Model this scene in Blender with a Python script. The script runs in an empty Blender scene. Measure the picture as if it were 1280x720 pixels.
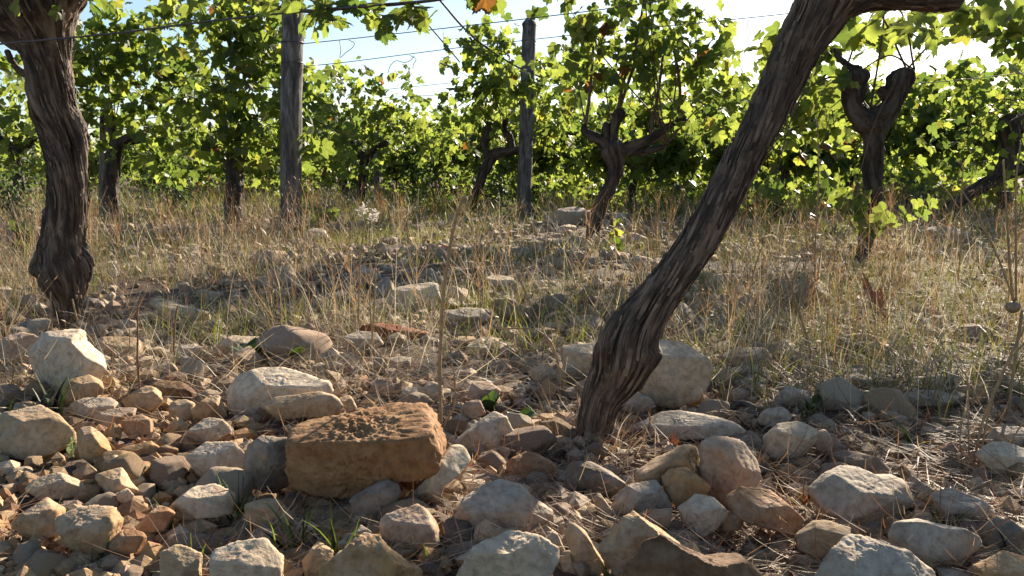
import bpy, bmesh, math, random
import numpy as np
from mathutils import Vector, Matrix

RNG = np.random.default_rng(11)
SC = bpy.context.scene
COL = SC.collection
R_ = math.radians

# ------------------------------------------------------------------ camera
F = 1100.0                      # focal length in photo pixels (1280 wide)
CAM_H = 0.45
PITCH = math.atan(145 / F)      # downwards
cp, sp_ = math.cos(PITCH), math.sin(PITCH)
CAM = np.array([0.0, 0.0, CAM_H])
RIGHT = np.array([1.0, 0, 0])
UP = np.array([0, sp_, cp])
FWD = np.array([0, cp, -sp_])


def ray(px, py):
    return FWD + RIGHT * ((px - 640) / F) + UP * ((360 - py) / F)


def P(px, py, d):               # point at ground-forward distance d
    r = ray(px, py)
    return CAM + r * (d / r[1])


def ground_d(py):
    r = ray(640, py)
    return r[1] * (CAM_H / -r[2]) if r[2] < -1e-4 else 400.0


def project(p):
    q = np.asarray(p) - CAM
    z = q @ FWD
    return 640 + F * (q @ RIGHT) / z, 360 - F * (q @ UP) / z


def pxm(d):                     # metres per photo pixel at distance d
    return d / F


# ------------------------------------------------------------------ noise
def _hash(ix, iy, iz, seed):
    h = (ix * 374761393 + iy * 668265263 + iz * 2147483647 + seed * 974634777) & 0xFFFFFFFF
    h = ((h ^ (h >> 13)) * 1274126177) & 0xFFFFFFFF
    h = ((h ^ (h >> 16)) * 2246822519) & 0xFFFFFFFF
    return ((h ^ (h >> 15)) & 0xFFFF) / 65535.0


def vnoise(p, seed=0):
    p = np.asarray(p, float)
    i = np.floor(p).astype(np.int64)
    f = p - i
    f = f * f * f * (f * (f * 6 - 15) + 10)
    x, y, z = i[..., 0], i[..., 1], i[..., 2]
    fx, fy, fz = f[..., 0], f[..., 1], f[..., 2]
    c = {}
    for a in (0, 1):
        for b in (0, 1):
            for e in (0, 1):
                c[a, b, e] = _hash(x + a, y + b, z + e, seed)
    l = lambda u, v, t: u + (v - u) * t
    return l(l(l(c[0, 0, 0], c[1, 0, 0], fx), l(c[0, 1, 0], c[1, 1, 0], fx), fy),
             l(l(c[0, 0, 1], c[1, 0, 1], fx), l(c[0, 1, 1], c[1, 1, 1], fx), fy), fz) * 2 - 1


def fbm(p, seed=0, octv=4, gain=.5, lac=2.03):
    s, a = 0, 1.0
    p = np.asarray(p, float)
    for k in range(octv):
        s = s + a * vnoise(p, seed + k * 17)
        p = p * lac + 3.7
        a *= gain
    return s


# ------------------------------------------------------------------ mesh helpers
def make_mesh(name, V, faces, mat=None, smooth=False, col=None, vec=None):
    """faces: list of (n,k) int arrays. col: (nv,3) point colour 'tint'. vec: (nv,3) point vector 'co2'."""
    me = bpy.data.meshes.new(name)
    V = np.asarray(V, np.float32)
    me.vertices.add(len(V))
    me.vertices.foreach_set('co', V.ravel())
    faces = [np.asarray(f, np.int32) for f in faces if len(f)]
    nl = sum(f.size for f in faces)
    nf = sum(len(f) for f in faces)
    me.loops.add(nl)
    me.loops.foreach_set('vertex_index', np.concatenate([f.ravel() for f in faces]))
    me.polygons.add(nf)
    tot = np.concatenate([np.full(len(f), f.shape[1], np.int32) for f in faces])
    st = np.concatenate([[0], np.cumsum(tot)[:-1]]).astype(np.int32)
    me.polygons.foreach_set('loop_start', st)
    me.polygons.foreach_set('loop_total', tot)
    me.polygons.foreach_set('use_smooth', np.full(nf, bool(smooth)))
    if col is not None:
        a = me.attributes.new('tint', 'FLOAT_COLOR', 'POINT')
        c4 = np.ones((len(V), 4), np.float32)
        c4[:, :3] = col
        a.data.foreach_set('color', c4.ravel())
    if vec is not None:
        a = me.attributes.new('co2', 'FLOAT_VECTOR', 'POINT')
        a.data.foreach_set('vector', np.asarray(vec, np.float32).ravel())
    me.update(calc_edges=True)
    if mat:
        me.materials.append(mat)
    return me


def link(name, me, loc=(0, 0, 0), parent=None):
    o = bpy.data.objects.new(name, me)
    COL.objects.link(o)
    o.location = [float(x) for x in loc]
    if parent is not None:
        o.parent = parent
    return o


def tag(o, label=None, cat=None, group=None, kind=None):
    if label: o['label'] = label
    if cat: o['category'] = cat
    if group: o['group'] = group
    if kind: o['kind'] = kind
    return o


def empty(name, loc, label, cat, group=None):
    o = bpy.data.objects.new(name, None)
    COL.objects.link(o)
    o.empty_display_size = .1
    o.location = [float(x) for x in loc]
    return tag(o, label, cat, group)


class Acc:
    """collects pieces of ONE mesh"""
    def __init__(s):
        s.V, s.Fs, s.C, s.W, s.n = [], [], [], [], 0

    def add(s, V, faces, col=None, vec=None):
        V = np.asarray(V, float)
        s.V.append(V)
        for f in faces:
            if len(f): s.Fs.append(np.asarray(f) + s.n)
        s.C.append(np.broadcast_to(np.asarray(col if col is not None else (1, 1, 1), float), (len(V), 3)))
        s.W.append(np.asarray(vec, float) if vec is not None else V)
        s.n += len(V)

    def mesh(s, name, mat, smooth, origin=(0, 0, 0)):
        V = np.concatenate(s.V) - np.asarray(origin, float)
        by = {}
        for f in s.Fs: by.setdefault(f.shape[1], []).append(f)
        return make_mesh(name, V, [np.concatenate(x) for x in by.values()], mat, smooth,
                         np.concatenate(s.C), np.concatenate(s.W))


# ------------------------------------------------------------------ materials
def new_mat(name):
    m = bpy.data.materials.new(name)
    m.use_nodes = True
    nt = m.node_tree
    nt.nodes.clear()
    return m, nt


def N(nt, typ, **kw):
    n = nt.nodes.new(typ)
    for k, v in kw.items():
        if k == 'inp':
            for a, b in v.items(): n.inputs[a].default_value = b
        else:
            setattr(n, k, v)
    return n


def ramp(nt, src, stops):
    r = N(nt, 'ShaderNodeValToRGB')
    e = r.color_ramp.elements
    while len(e) < len(stops): e.new(.5)
    for k, (p, c) in enumerate(stops):
        e[k].position = p
        e[k].color = (*c, 1) if len(c) == 3 else c
    nt.links.new(src, r.inputs[0])
    return r.outputs[0]


def mixc(nt, a, b, fac, mode='MIX'):
    m = N(nt, 'ShaderNodeMix', data_type='RGBA', blend_type=mode)
    for sock, v in ((m.inputs[0], fac), (m.inputs[6], a), (m.inputs[7], b)):
        if hasattr(v, 'is_output'): nt.links.new(v, sock)
        else: sock.default_value = v if not isinstance(v, tuple) or len(v) == 4 else (*v, 1)
    return m.outputs[2]


def noise(nt, vec, scale, detail=4, rough=.55, dist=0):
    n = N(nt, 'ShaderNodeTexNoise', inp={'Scale': scale, 'Detail': detail, 'Roughness': rough, 'Distortion': dist})
    if vec is not None: nt.links.new(vec, n.inputs['Vector'])
    return n.outputs['Fac']


def out_surface(nt, sh):
    o = N(nt, 'ShaderNodeOutputMaterial')
    nt.links.new(sh, o.inputs['Surface'])


def rock_material(name='limestone', ochre=False):
    m, nt = new_mat(name)
    L = nt.links.new
    oi = N(nt, 'ShaderNodeObjectInfo')
    tc = N(nt, 'ShaderNodeTexCoord')
    sc = N(nt, 'ShaderNodeVectorMath', operation='MULTIPLY_ADD')
    L(tc.outputs['Object'], sc.inputs[0])
    sc.inputs[1].default_value = (1, 1, 1)
    mul = N(nt, 'ShaderNodeVectorMath', operation='SCALE')
    cmb = N(nt, 'ShaderNodeCombineXYZ', inp={0: 7.3, 1: 3.1, 2: 5.7})
    L(cmb.outputs[0], mul.inputs[0]); L(oi.outputs['Random'], mul.inputs['Scale'])
    L(mul.outputs[0], sc.inputs[2])
    v = sc.outputs[0]
    base = oi.outputs['Color']
    big = noise(nt, v, 14, 5, .6)
    fine = noise(nt, v, 90, 6, .65)
    med = noise(nt, v, 38, 5, .6)
    # paler crust / darker clay staining that belong to the stone
    c = mixc(nt, base, mixc(nt, base, (.44, .29, .15) if ochre else (.52, .45, .36), .45), ramp(nt, big, [(.45, (0, 0, 0)), (.68, (1, 1, 1))]))
    c = mixc(nt, c, mixc(nt, base, (.15, .065, .025) if ochre else (.33, .18, .085), .7), ramp(nt, med, [(.54, (0, 0, 0)), (.72, (.7, .7, .7))]))
    c = mixc(nt, c, ramp(nt, fine, [(.3, (.45, .42, .4)), (.55, (1, 1, 1)), (.75, (1.15, 1.13, 1.1))]), .75, 'MULTIPLY')
    vor = N(nt, 'ShaderNodeTexVoronoi', feature='DISTANCE_TO_EDGE', inp={'Scale': 11.0})
    wob = N(nt, 'ShaderNodeVectorMath', operation='ADD')
    nz = N(nt, 'ShaderNodeTexNoise', inp={'Scale': 9.0, 'Detail': 3.0})
    L(v, nz.inputs['Vector'])
    s2 = N(nt, 'ShaderNodeVectorMath', operation='SCALE', inp={'Scale': .12})
    L(nz.outputs['Color'], s2.inputs[0]); L(v, wob.inputs[0]); L(s2.outputs[0], wob.inputs[1])
    L(wob.outputs[0], vor.inputs['Vector'])
    crack = ramp(nt, vor.outputs['Distance'], [(0, (0, 0, 0)), (.022, (1, 1, 1))])
    cm = N(nt, 'ShaderNodeMath', operation='MULTIPLY_ADD', inp={1: .35, 2: .65}); L(crack, cm.inputs[0])
    patch = ramp(nt, noise(nt, v, 6, 2), [(.48, (1, 1, 1)), (.6, (0, 0, 0))])
    mx = N(nt, 'ShaderNodeMath', operation='MAXIMUM'); L(cm.outputs[0], mx.inputs[0]); L(patch, mx.inputs[1])
    c = mixc(nt, c, mixc(nt, c, (.22, .19, .17), 1.0, 'MULTIPLY'), 0)
    bs = N(nt, 'ShaderNodeBsdfPrincipled', inp={'Roughness': .85})
    bs.inputs['Specular IOR Level'].default_value = .25
    L(c, bs.inputs['Base Color'])
    b0 = N(nt, 'ShaderNodeBump', inp={'Strength': .5, 'Distance': .003}); L(mx.outputs[0], b0.inputs['Height'])
    b1 = N(nt, 'ShaderNodeBump', inp={'Strength': .75, 'Distance': .006}); L(med, b1.inputs['Height']); L(b0.outputs[0], b1.inputs['Normal'])
    b2 = N(nt, 'ShaderNodeBump', inp={'Strength': .7, 'Distance': .0025}); L(fine, b2.inputs['Height']); L(b1.outputs[0], b2.inputs['Normal'])
    L(b2.outputs[0], bs.inputs['Normal'])
    out_surface(nt, bs.outputs[0])
    return m


def attr(nt, name):
    a = N(nt, 'ShaderNodeAttribute'); a.attribute_name = name
    return a


def pebble_material():
    m, nt = new_mat('gravel_stone')
    L = nt.links.new
    a = attr(nt, 'tint')
    g = N(nt, 'ShaderNodeNewGeometry')
    f = noise(nt, g.outputs['Position'], 160, 5, .6)
    c = mixc(nt, a.outputs['Color'], ramp(nt, f, [(.3, (.5, .47, .44)), (.7, (1.1, 1.08, 1.05))]), .8, 'MULTIPLY')
    bs = N(nt, 'ShaderNodeBsdfPrincipled', inp={'Roughness': .9})
    L(c, bs.inputs['Base Color'])
    b = N(nt, 'ShaderNodeBump', inp={'Strength': .6, 'Distance': .002}); L(f, b.inputs['Height']); L(b.outputs[0], bs.inputs['Normal'])
    out_surface(nt, bs.outputs[0])
    return m


def bark_material(name, dark, light, sc=1.0):
    m, nt = new_mat(name)
    L = nt.links.new
    a = attr(nt, 'co2')      # (cos*k, sin*k, length) so grain follows the stem
    v = a.outputs['Vector']
    mp = N(nt, 'ShaderNodeMapping'); mp.inputs['Scale'].default_value = (1.0, 1.0, .19)
    L(v, mp.inputs['Vector'])
    f1 = noise(nt, mp.outputs[0], 42 * sc, 6, .62, .35)
    f2 = noise(nt, mp.outputs[0], 130 * sc, 4, .6, .2)
    f3 = noise(nt, v, 14 * sc, 3)
    c = ramp(nt, f1, [(.28, tuple(x * .35 for x in dark)), (.45, dark), (.62, light), (.8, tuple(min(1, x * 1.25) for x in light))])
    c = mixc(nt, c, ramp(nt, f2, [(.3, (.55, .5, .48)), (.65, (1.1, 1.08, 1.05))]), .7, 'MULTIPLY')
    c = mixc(nt, c, mixc(nt, c, (.75, .82, .8), .6, 'MULTIPLY'), ramp(nt, f3, [(.4, (0, 0, 0)), (.65, (1, 1, 1))]))
    bs = N(nt, 'ShaderNodeBsdfPrincipled', inp={'Roughness': .8})
    bs.inputs['Specular IOR Level'].default_value = .3
    L(c, bs.inputs['Base Color'])
    b1 = N(nt, 'ShaderNodeBump', inp={'Strength': 1.0, 'Distance': .010}); L(f1, b1.inputs['Height'])
    b2 = N(nt, 'ShaderNodeBump', inp={'Strength': .7, 'Distance': .002}); L(f2, b2.inputs['Height']); L(b1.outputs[0], b2.inputs['Normal'])
    L(b2.outputs[0], bs.inputs['Normal'])
    out_surface(nt, bs.outputs[0])
    return m


def leaf_material(name, trans=(1.0, 1.0, 1.0), tfac=.5, rough=.45):
    """tint attribute = reflectance; transmitted light is yellower."""
    m, nt = new_mat(name)
    L = nt.links.new
    a = attr(nt, 'tint')
    g = N(nt, 'ShaderNodeNewGeometry')
    f = noise(nt, g.outputs['Position'], 70, 3)
    c = mixc(nt, a.outputs['Color'], ramp(nt, f, [(.3, (.75, .75, .75)), (.7, (1.15, 1.12, 1.0))]), .7, 'MULTIPLY')
    bs = N(nt, 'ShaderNodeBsdfPrincipled', inp={'Roughness': rough})
    bs.inputs['Specular IOR Level'].default_value = .35
    L(c, bs.inputs['Base Color'])
    tr = N(nt, 'ShaderNodeBsdfTranslucent')
    tcol = mixc(nt, c, (*trans, 1), 1.0, 'MULTIPLY')
    L(tcol, tr.inputs['Color'])
    mx = N(nt, 'ShaderNodeMixShader', inp={0: tfac})
    L(bs.outputs[0], mx.inputs[1]); L(tr.outputs[0], mx.inputs[2])
    out_surface(nt, mx.outputs[0])
    return m


def plain_material(name, col, rough=.7, metal=0, nscale=60, var=.4):
    m, nt = new_mat(name)
    L = nt.links.new
    tc = N(nt, 'ShaderNodeTexCoord')
    f = noise(nt, tc.outputs['Object'], nscale, 4)
    c = mixc(nt, (*col, 1), ramp(nt, f, [(.3, (1 - var,) * 3), (.7, (1 + var * .4,) * 3)]), 1.0, 'MULTIPLY')
    bs = N(nt, 'ShaderNodeBsdfPrincipled', inp={'Roughness': rough, 'Metallic': metal})
    L(c, bs.inputs['Base Color'])
    b = N(nt, 'ShaderNodeBump', inp={'Strength': .5, 'Distance': .002}); L(f, b.inputs['Height']); L(b.outputs[0], bs.inputs['Normal'])
    out_surface(nt, bs.outputs[0])
    return m


def soil_material():
    m, nt = new_mat('stony_soil')
    L = nt.links.new
    g = N(nt, 'ShaderNodeNewGeometry')
    v = g.outputs['Position']
    f1 = noise(nt, v, 3.0, 5, .6)
    f2 = noise(nt, v, 45, 6, .65)
    f3 = noise(nt, v, 220, 4, .6)
    c = ramp(nt, f2, [(.3, (.035, .02, .012)), (.5, (.085, .048, .028)), (.7, (.16, .10, .06))])
    c = mixc(nt, c, (.13, .10, .075, 1), ramp(nt, f1, [(.45, (0, 0, 0)), (.65, (.6, .6, .6))]))
    c = mixc(nt, c, ramp(nt, f3, [(.3, (.55, .5, .47)), (.7, (1.2, 1.18, 1.15))]), .8, 'MULTIPLY')
    bs = N(nt, 'ShaderNodeBsdfPrincipled', inp={'Roughness': .95})
    L(c, bs.inputs['Base Color'])
    b1 = N(nt, 'ShaderNodeBump', inp={'Strength': 1.0, 'Distance': .012}); L(f2, b1.inputs['Height'])
    b2 = N(nt, 'ShaderNodeBump', inp={'Strength': .8, 'Distance': .003}); L(f3, b2.inputs['Height']); L(b1.outputs[0], b2.inputs['Normal'])
    L(b2.outputs[0], bs.inputs['Normal'])
    out_surface(nt, bs.outputs[0])
    return m


M_ROCK = rock_material()
M_OCHRE = rock_material('ochre_rock', True)
M_PEB = pebble_material()
M_BARK = bark_material('vine_bark', (.072, .049, .036), (.26, .188, .136))
M_BARK_FAR = bark_material('dark_vine_bark', (.038, .027, .021), (.12, .09, .068), .6)
M_POST = bark_material('weathered_wood', (.10, .085, .075), (.23, .205, .185), .8)
M_LEAF = leaf_material('vine_leaf', (3.1, 3.0, 2.0), .55)
M_STRAW = leaf_material('dry_straw', (1.1, 1.0, .8), .35, .6)
M_GREEN = leaf_material('green_blade', (2.2, 2.0, .7), .4, .45)
M_DRYLEAF = leaf_material('dried_leaf', (1.15, .95, .75), .3, .6)
M_WIRE = plain_material('trellis_wire_steel', (.12, .11, .12), .5, .7)
M_TWIG = bark_material('dead_twig', (.07, .055, .045), (.22, .19, .16), 2.0)
M_CANE = plain_material('vine_cane', (.10, .055, .03), .6, 0, 90, .5)
M_SOIL = soil_material()

# ------------------------------------------------------------------ geometry builders
_ico = {}
def ico(sub):
    if sub not in _ico:
        bm = bmesh.new()
        bmesh.ops.create_icosphere(bm, subdivisions=sub, radius=1)
        V = np.array([v.co[:] for v in bm.verts])
        Fa = np.array([[v.index for v in f.verts] for f in bm.faces])
        bm.free()
        _ico[sub] = (V / np.linalg.norm(V, axis=1, keepdims=True), Fa)
    return _ico[sub]


def polar_radius(poly):
    """radius of a (roughly star-shaped) outline around 0 for 256 angles"""
    A = 256
    th = np.linspace(-math.pi, math.pi, A, endpoint=False)
    d = np.stack([np.cos(th), np.sin(th)], 1)
    R = np.zeros(A)
    n = len(poly)
    for k in range(n):
        a, b = poly[k], poly[(k + 1) % n]
        e = b - a
        den = d[:, 0] * e[1] - d[:, 1] * e[0]
        den = np.where(np.abs(den) < 1e-12, 1e-12, den)
        t = (a[0] * e[1] - a[1] * e[0]) / den
        s = (a[0] * d[:, 1] - a[1] * d[:, 0]) / den
        ok = (t > 0) & (s >= -1e-6) & (s <= 1 + 1e-6)
        R = np.where(ok, np.maximum(R, t), R)
    mean = R[R > 0].mean()
    R = np.where(R <= 0, mean * .5, R)
    k = np.array([.25, .5, .25])
    return np.convolve(np.concatenate([R[-1:], R, R[:1]]), k, 'valid')


def rock_shape(poly, T, sub, rng, n=4.2, nf=9, rough=1.0, slab=False, top=1.0, tb=.55):
    nf = nf + 3
    """a solid stone: outline poly (m, centred) in its own u,v plane, half thickness T along w, chipped facets, pitted skin"""
    D, Fa = ico(sub)
    Rr = polar_radius(np.asarray(poly, float))
    s = np.hypot(D[:, 0], D[:, 1])
    th = np.arctan2(D[:, 1], D[:, 0])
    idx = (th + math.pi) / (2 * math.pi) * 256
    i0 = np.floor(idx).astype(int) % 256
    fr = idx - np.floor(idx)
    R = Rr[i0] * (1 - fr) + Rr[(i0 + 1) % 256] * fr
    r = 1 / ((s / R) ** n + (np.abs(D[:, 2]) / T) ** n) ** (1 / n)
    Rm = Rr.mean()
    pa = np.asarray(poly, float)
    Ru, Rv = (pa[:, 0].max() - pa[:, 0].min()) / 2, (pa[:, 1].max() - pa[:, 1].min()) / 2
    planes = []
    if slab:        # a broken bed: flat upper face, steep front
        nn = np.array([rng.uniform(-.16, .16), .90, rng.uniform(.32, .46) / top])
        nn /= np.linalg.norm(nn)
        planes.append((nn, max(nn[1] * Rv * .97 - nn[2] * T * tb, .3 * nn[1] * Rv)))
        nn = np.array([rng.uniform(-.35, .35), rng.uniform(-.25, .1), .92])
        planes.append((nn / np.linalg.norm(nn), nn[2] * T * rng.uniform(.62, .8)))
    for k in range(nf):
        nn = np.array([rng.uniform(-.8, .8), rng.uniform(-.7, .8), rng.choice([-1, 1]) * rng.uniform(.6, 1.0)])
        nn /= np.linalg.norm(nn)
        h = math.sqrt((Ru * nn[0]) ** 2 + (Rv * nn[1]) ** 2 + (T * nn[2]) ** 2) * (rng.uniform(.62, .86) if k < 7 else rng.uniform(.8, .96))
        planes.append((nn, h))
    for nn, h in planes:
        dt = D @ nn
        rp = np.where(dt > .05, h / np.maximum(dt, .05), 1e3)
        kk = .005 * Rm
        hh = np.clip(.5 + .5 * (rp - r) / kk, 0, 1)
        r = rp + (r - rp) * hh - kk * hh * (1 - hh)
    so = int(rng.integers(1000))
    X = D * (r / Rm)[:, None]
    dis = .030 * fbm(X * 1.7 + so, so, 2) + .013 * rough * (np.abs(fbm(X * 4.3 + so, so + 5, 3)) - .3) \
        + .012 * rough * fbm(X * 11 + so, so + 9, 3)
    if sub >= 5: dis = dis + .010 * rough * fbm(X * 27 + so, so + 3, 2)
    r = r + dis * min(Rm, T * 1.6)
    return D * r[:, None], Fa


def catmull(Pt, n):
    Pt = np.asarray(Pt, float)
    if len(Pt) == 2:
        t = np.linspace(0, 1, n)[:, None]
        return Pt[0] * (1 - t) + Pt[1] * t
    Q = np.vstack([2 * Pt[0] - Pt[1], Pt, 2 * Pt[-1] - Pt[-2]])
    u = np.linspace(0, len(Pt) - 1, n)
    i = np.minimum(u.astype(int), len(Pt) - 2)
    t = (u - i)[:, None]
    p0, p1, p2, p3 = Q[i], Q[i + 1], Q[i + 2], Q[i + 3]
    return .5 * ((2 * p1) + (-p0 + p2) * t + (2 * p0 - 5 * p1 + 4 * p2 - p3) * t ** 2 + (-p0 + 3 * p1 - 3 * p2 + p3) * t ** 3)


def tube(path, rad, rings, seg, bark=0.0, twist=0.0, lump=0.0, seed=0, fine=True):
    """swept stem with (optional) ridged, twisted bark relief -> V, faces, grain coordinates"""
    PR = catmull(np.hstack([np.asarray(path, float), np.asarray(rad, float)[:, None]]), rings)
    C, Rd = PR[:, :3], np.maximum(PR[:, 3], 1e-4)
    T = np.gradient(C, axis=0)
    T /= np.linalg.norm(T, axis=1, keepdims=True) + 1e-12
    a = np.array([0, 1., 0]) if abs(T[0, 1]) < .9 else np.array([1., 0, 0])
    n0 = np.cross(T[0], a); n0 /= np.linalg.norm(n0)
    Ns = [n0]
    for k in range(1, rings):
        v = Ns[-1] - T[k] * (Ns[-1] @ T[k])
        Ns.append(v / (np.linalg.norm(v) + 1e-12))
    Ns = np.array(Ns)
    Bs = np.cross(T, Ns)
    L = np.concatenate([[0], np.cumsum(np.linalg.norm(np.diff(C, axis=0), axis=1))])
    if bark:        # rounded, healed-over end
        e = np.clip((L - (L[-1] - Rd[-1] * .8)) / (Rd[-1] * .8 + 1e-9), 0, 1)
        Rd = Rd * np.sqrt(np.maximum(0, 1 - (e * .97) ** 2))
    th = np.linspace(0, 2 * math.pi, seg, endpoint=False)
    TH, LL = np.meshgrid(th, L)
    TW = TH + twist * LL
    rr = np.repeat(Rd[:, None], seg, 1)
    Rm = float(np.mean(Rd))
    co = np.stack([np.cos(TW) * Rm, np.sin(TW) * Rm, LL], -1)
    disp = 0
    if lump:
        disp = disp + lump * fbm(np.stack([np.cos(TH) * 1.1, np.sin(TH) * 1.1, LL / Rm * .42], -1) + seed, seed, 3)
    if bark:
        wob = .35 * vnoise(np.stack([np.cos(TH) * 1.5, np.sin(TH) * 1.5, LL / Rm * .5], -1) + seed, seed + 2)
        W = TW + wob
        q = np.stack([np.cos(W) * 3.1, np.sin(W) * 3.1, LL / Rm * .42], -1) + seed
        rid = 1 - np.abs(vnoise(q, seed + 3)) * 2
        q2 = np.stack([np.cos(W) * 8.5, np.sin(W) * 8.5, LL / Rm * .5], -1) + seed
        rid2 = 1 - np.abs(vnoise(q2, seed + 4)) * 2
        disp = disp + bark * (.55 * rid + .38 * rid2)
        if fine:
            q3 = np.stack([np.cos(W) * 19, np.sin(W) * 19, LL / Rm * 1.1], -1) + seed
            disp = disp + bark * .5 * vnoise(q3, seed + 5)
            q4 = np.stack([np.cos(W) * 12, np.sin(W) * 12, LL / Rm * 2.2], -1) + seed
            disp = disp + bark * .45 * np.minimum(0, vnoise(q4, seed + 8) + .15)
    if bark or lump:
        if fine and bark:
            kr = np.random.default_rng(seed + 55)
            for _ in range(int(4 + 9 * L[-1])):
                kl, kt = kr.uniform(0, L[-1]), kr.uniform(0, 6.28)
                dt = np.angle(np.exp(1j * (TH - kt)))
                g = np.exp(-((LL - kl) ** 2 + (dt * Rm) ** 2) / (Rm * kr.uniform(.25, .55)) ** 2)
                disp = disp + g * kr.uniform(-.14, .22)
        disp = disp - np.mean(disp, axis=1, keepdims=True) * .9
    rr = rr * (1 + disp)
    V = C[:, None, :] + Ns[:, None, :] * (np.cos(TH) * rr)[..., None] + Bs[:, None, :] * (np.sin(TH) * rr)[..., None]
    V = V.reshape(-1, 3)
    i, j = np.meshgrid(np.arange(rings - 1), np.arange(seg), indexing='ij')
    a_ = i * seg + j
    b_ = i * seg + (j + 1) % seg
    Fq = np.stack([a_, b_, b_ + seg, a_ + seg], -1).reshape(-1, 4)
    # end caps
    V = np.vstack([V, C[0] - T[0] * Rd[0] * .25, C[-1] + T[-1] * Rd[-1] * .45])
    n = rings * seg
    jj = np.arange(seg)
    cap0 = np.stack([(jj + 1) % seg, jj, np.full(seg, n)], 1)
    cap1 = np.stack([(rings - 1) * seg + jj, (rings - 1) * seg + (jj + 1) % seg, np.full(seg, n + 1)], 1)
    co = np.vstack([co.reshape(-1, 3), [0, 0, 0], [0, 0, L[-1]]])
    return V, [Fq, np.vstack([cap0, cap1])], co, (C, Rd, T, Ns, Bs, L)


def to_ground(Pt, Rd, flare=1.12):
    # carry a stem down to the soil it grows from
    if Pt[0][2] > -.02:
        Pt = np.vstack([[Pt[0][0], Pt[0][1], -.04], Pt]); Rd = np.concatenate([[Rd[0] * flare], Rd])
    return Pt, Rd


def px_path(pts, d):
    """[(px,py,width_px[,distance])] -> points, radii"""
    Pt, Rd = [], []
    for q in pts:
        dd = q[3] if len(q) > 3 else d
        Pt.append(P(q[0], q[1], dd))
        Rd.append(q[2] * .5 * pxm(dd) * .96)
    return np.array(Pt), np.array(Rd)


# leaf templates: palmate, five-lobed, toothed; origin at petiole, tip towards +y
def leaf_template(nh):
    ang = np.array([0, 12, 24, 33, 42, 54, 66, 76, 86, 100, 116, 130, 145, 165, 180])
    rad = np.array([1.0, .86, .70, .60, .74, .90, .76, .64, .60, .70, .72, .60, .52, .36, .10])
    if nh == 1:
        ang, rad = ang[[0, 3, 5, 8, 10, 12, 14]], rad[[0, 3, 5, 8, 10, 12, 14]]
    elif nh == 2:
        pass
    else:
        a2 = np.linspace(0, 180, 31)
        r2 = np.interp(a2, ang, rad)
        r2 *= 1 + .07 * np.where(np.arange(31) % 2 == 0, 1, -1)
        ang, rad = a2, r2
    a = np.radians(ang)
    x, y = rad * np.sin(a), rad * np.cos(a)
    X = np.concatenate([x, -x[1:-1][::-1]])
    Y = np.concatenate([y, y[1:-1][::-1]])
    Y = Y * .62 + .1
    X = X * .62
    Vv = np.vstack([[0, 0.05, 0], np.stack([X, Y, 0 * X], 1)])
    n = len(X)
    k = np.arange(n)
    Fc = np.stack([np.zeros(n, int), 1 + k, 1 + (k + 1) % n], 1)
    return Vv, Fc


LT = {k: leaf_template(k) for k in (1, 2, 3)}


def leaves(acc, pos, size, rng, lod=2, tipdown=.7, cols=None, out=None):
    n = len(pos)
    Vt, Ft = LT[lod]
    m = len(Vt)
    h = rng.uniform(0, 2 * math.pi, n)
    tip = np.stack([np.cos(h), np.sin(h), -np.abs(rng.normal(tipdown, .5, n))], 1)
    tip /= np.linalg.norm(tip, axis=1, keepdims=True)
    nr = rng.normal(0, 1, (n, 3)) + np.array([0, 0, .7])
    nr -= tip * (nr * tip).sum(1, keepdims=True)
    nr /= np.linalg.norm(nr, axis=1, keepdims=True) + 1e-9
    sd = np.cross(tip, nr)
    c1 = rng.uniform(-.8, .4, n)[:, None]
    c2 = rng.uniform(-.8, .4, n)[:, None]
    x, y = Vt[None, :, 0], Vt[None, :, 1]
    ang = np.arctan2(x, y - .1)
    z = c1 * x ** 2 * 1.4 + c2 * y ** 2 * .8 + .10 * np.abs(x) + .05 * np.cos(ang * 5 + h[:, None]) * np.hypot(x, y)
    asp = rng.uniform(.85, 1.1, n)[:, None]
    V = pos[:, None, :] + size[:, None, None] * (sd[:, None, :] * (x * asp)[..., None] + tip[:, None, :] * (y + 0 * x)[..., None] + nr[:, None, :] * z[..., None])
    Fz = (Ft[None] + (np.arange(n) * m)[:, None, None]).reshape(-1, 3)
    if cols is None: cols = leaf_cols(n, rng)
    acc.add(V.reshape(-1, 3), [Fz], np.repeat(cols, m, 0))


def leaf_cols(n, rng, autumn=.005):
    t = rng.uniform(0, 1, (n, 1))
    c = (1 - t) * np.array([.038, .063, .017]) + t * np.array([.124, .150, .037])
    y = rng.uniform(0, 1, n) < .035
    c[y] = np.array([.13, .135, .03])
    r = rng.uniform(0, 1, n) < autumn
    c[r] = np.array([.085, .04, .014])
    return c * rng.uniform(.8, 1.2, (n, 1))


def blob_points(n, px, py, rx, ry, d, dr, rng):
    a = rng.uniform(0, 2 * math.pi, n)
    q = np.sqrt(rng.uniform(0, 1, n)) * (1 + .22 * rng.normal(0, 1, n) * (rng.uniform(0, 1, n) < .4))
    pts = np.array([P(px + rx * q_ * math.cos(a_), py + ry * q_ * math.sin(a_), d) for a_, q_ in zip(a, q)])
    # give the crown a real depth around its row
    pts[:, 1] += rng.uniform(-dr, dr, n)
    return pts


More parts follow.
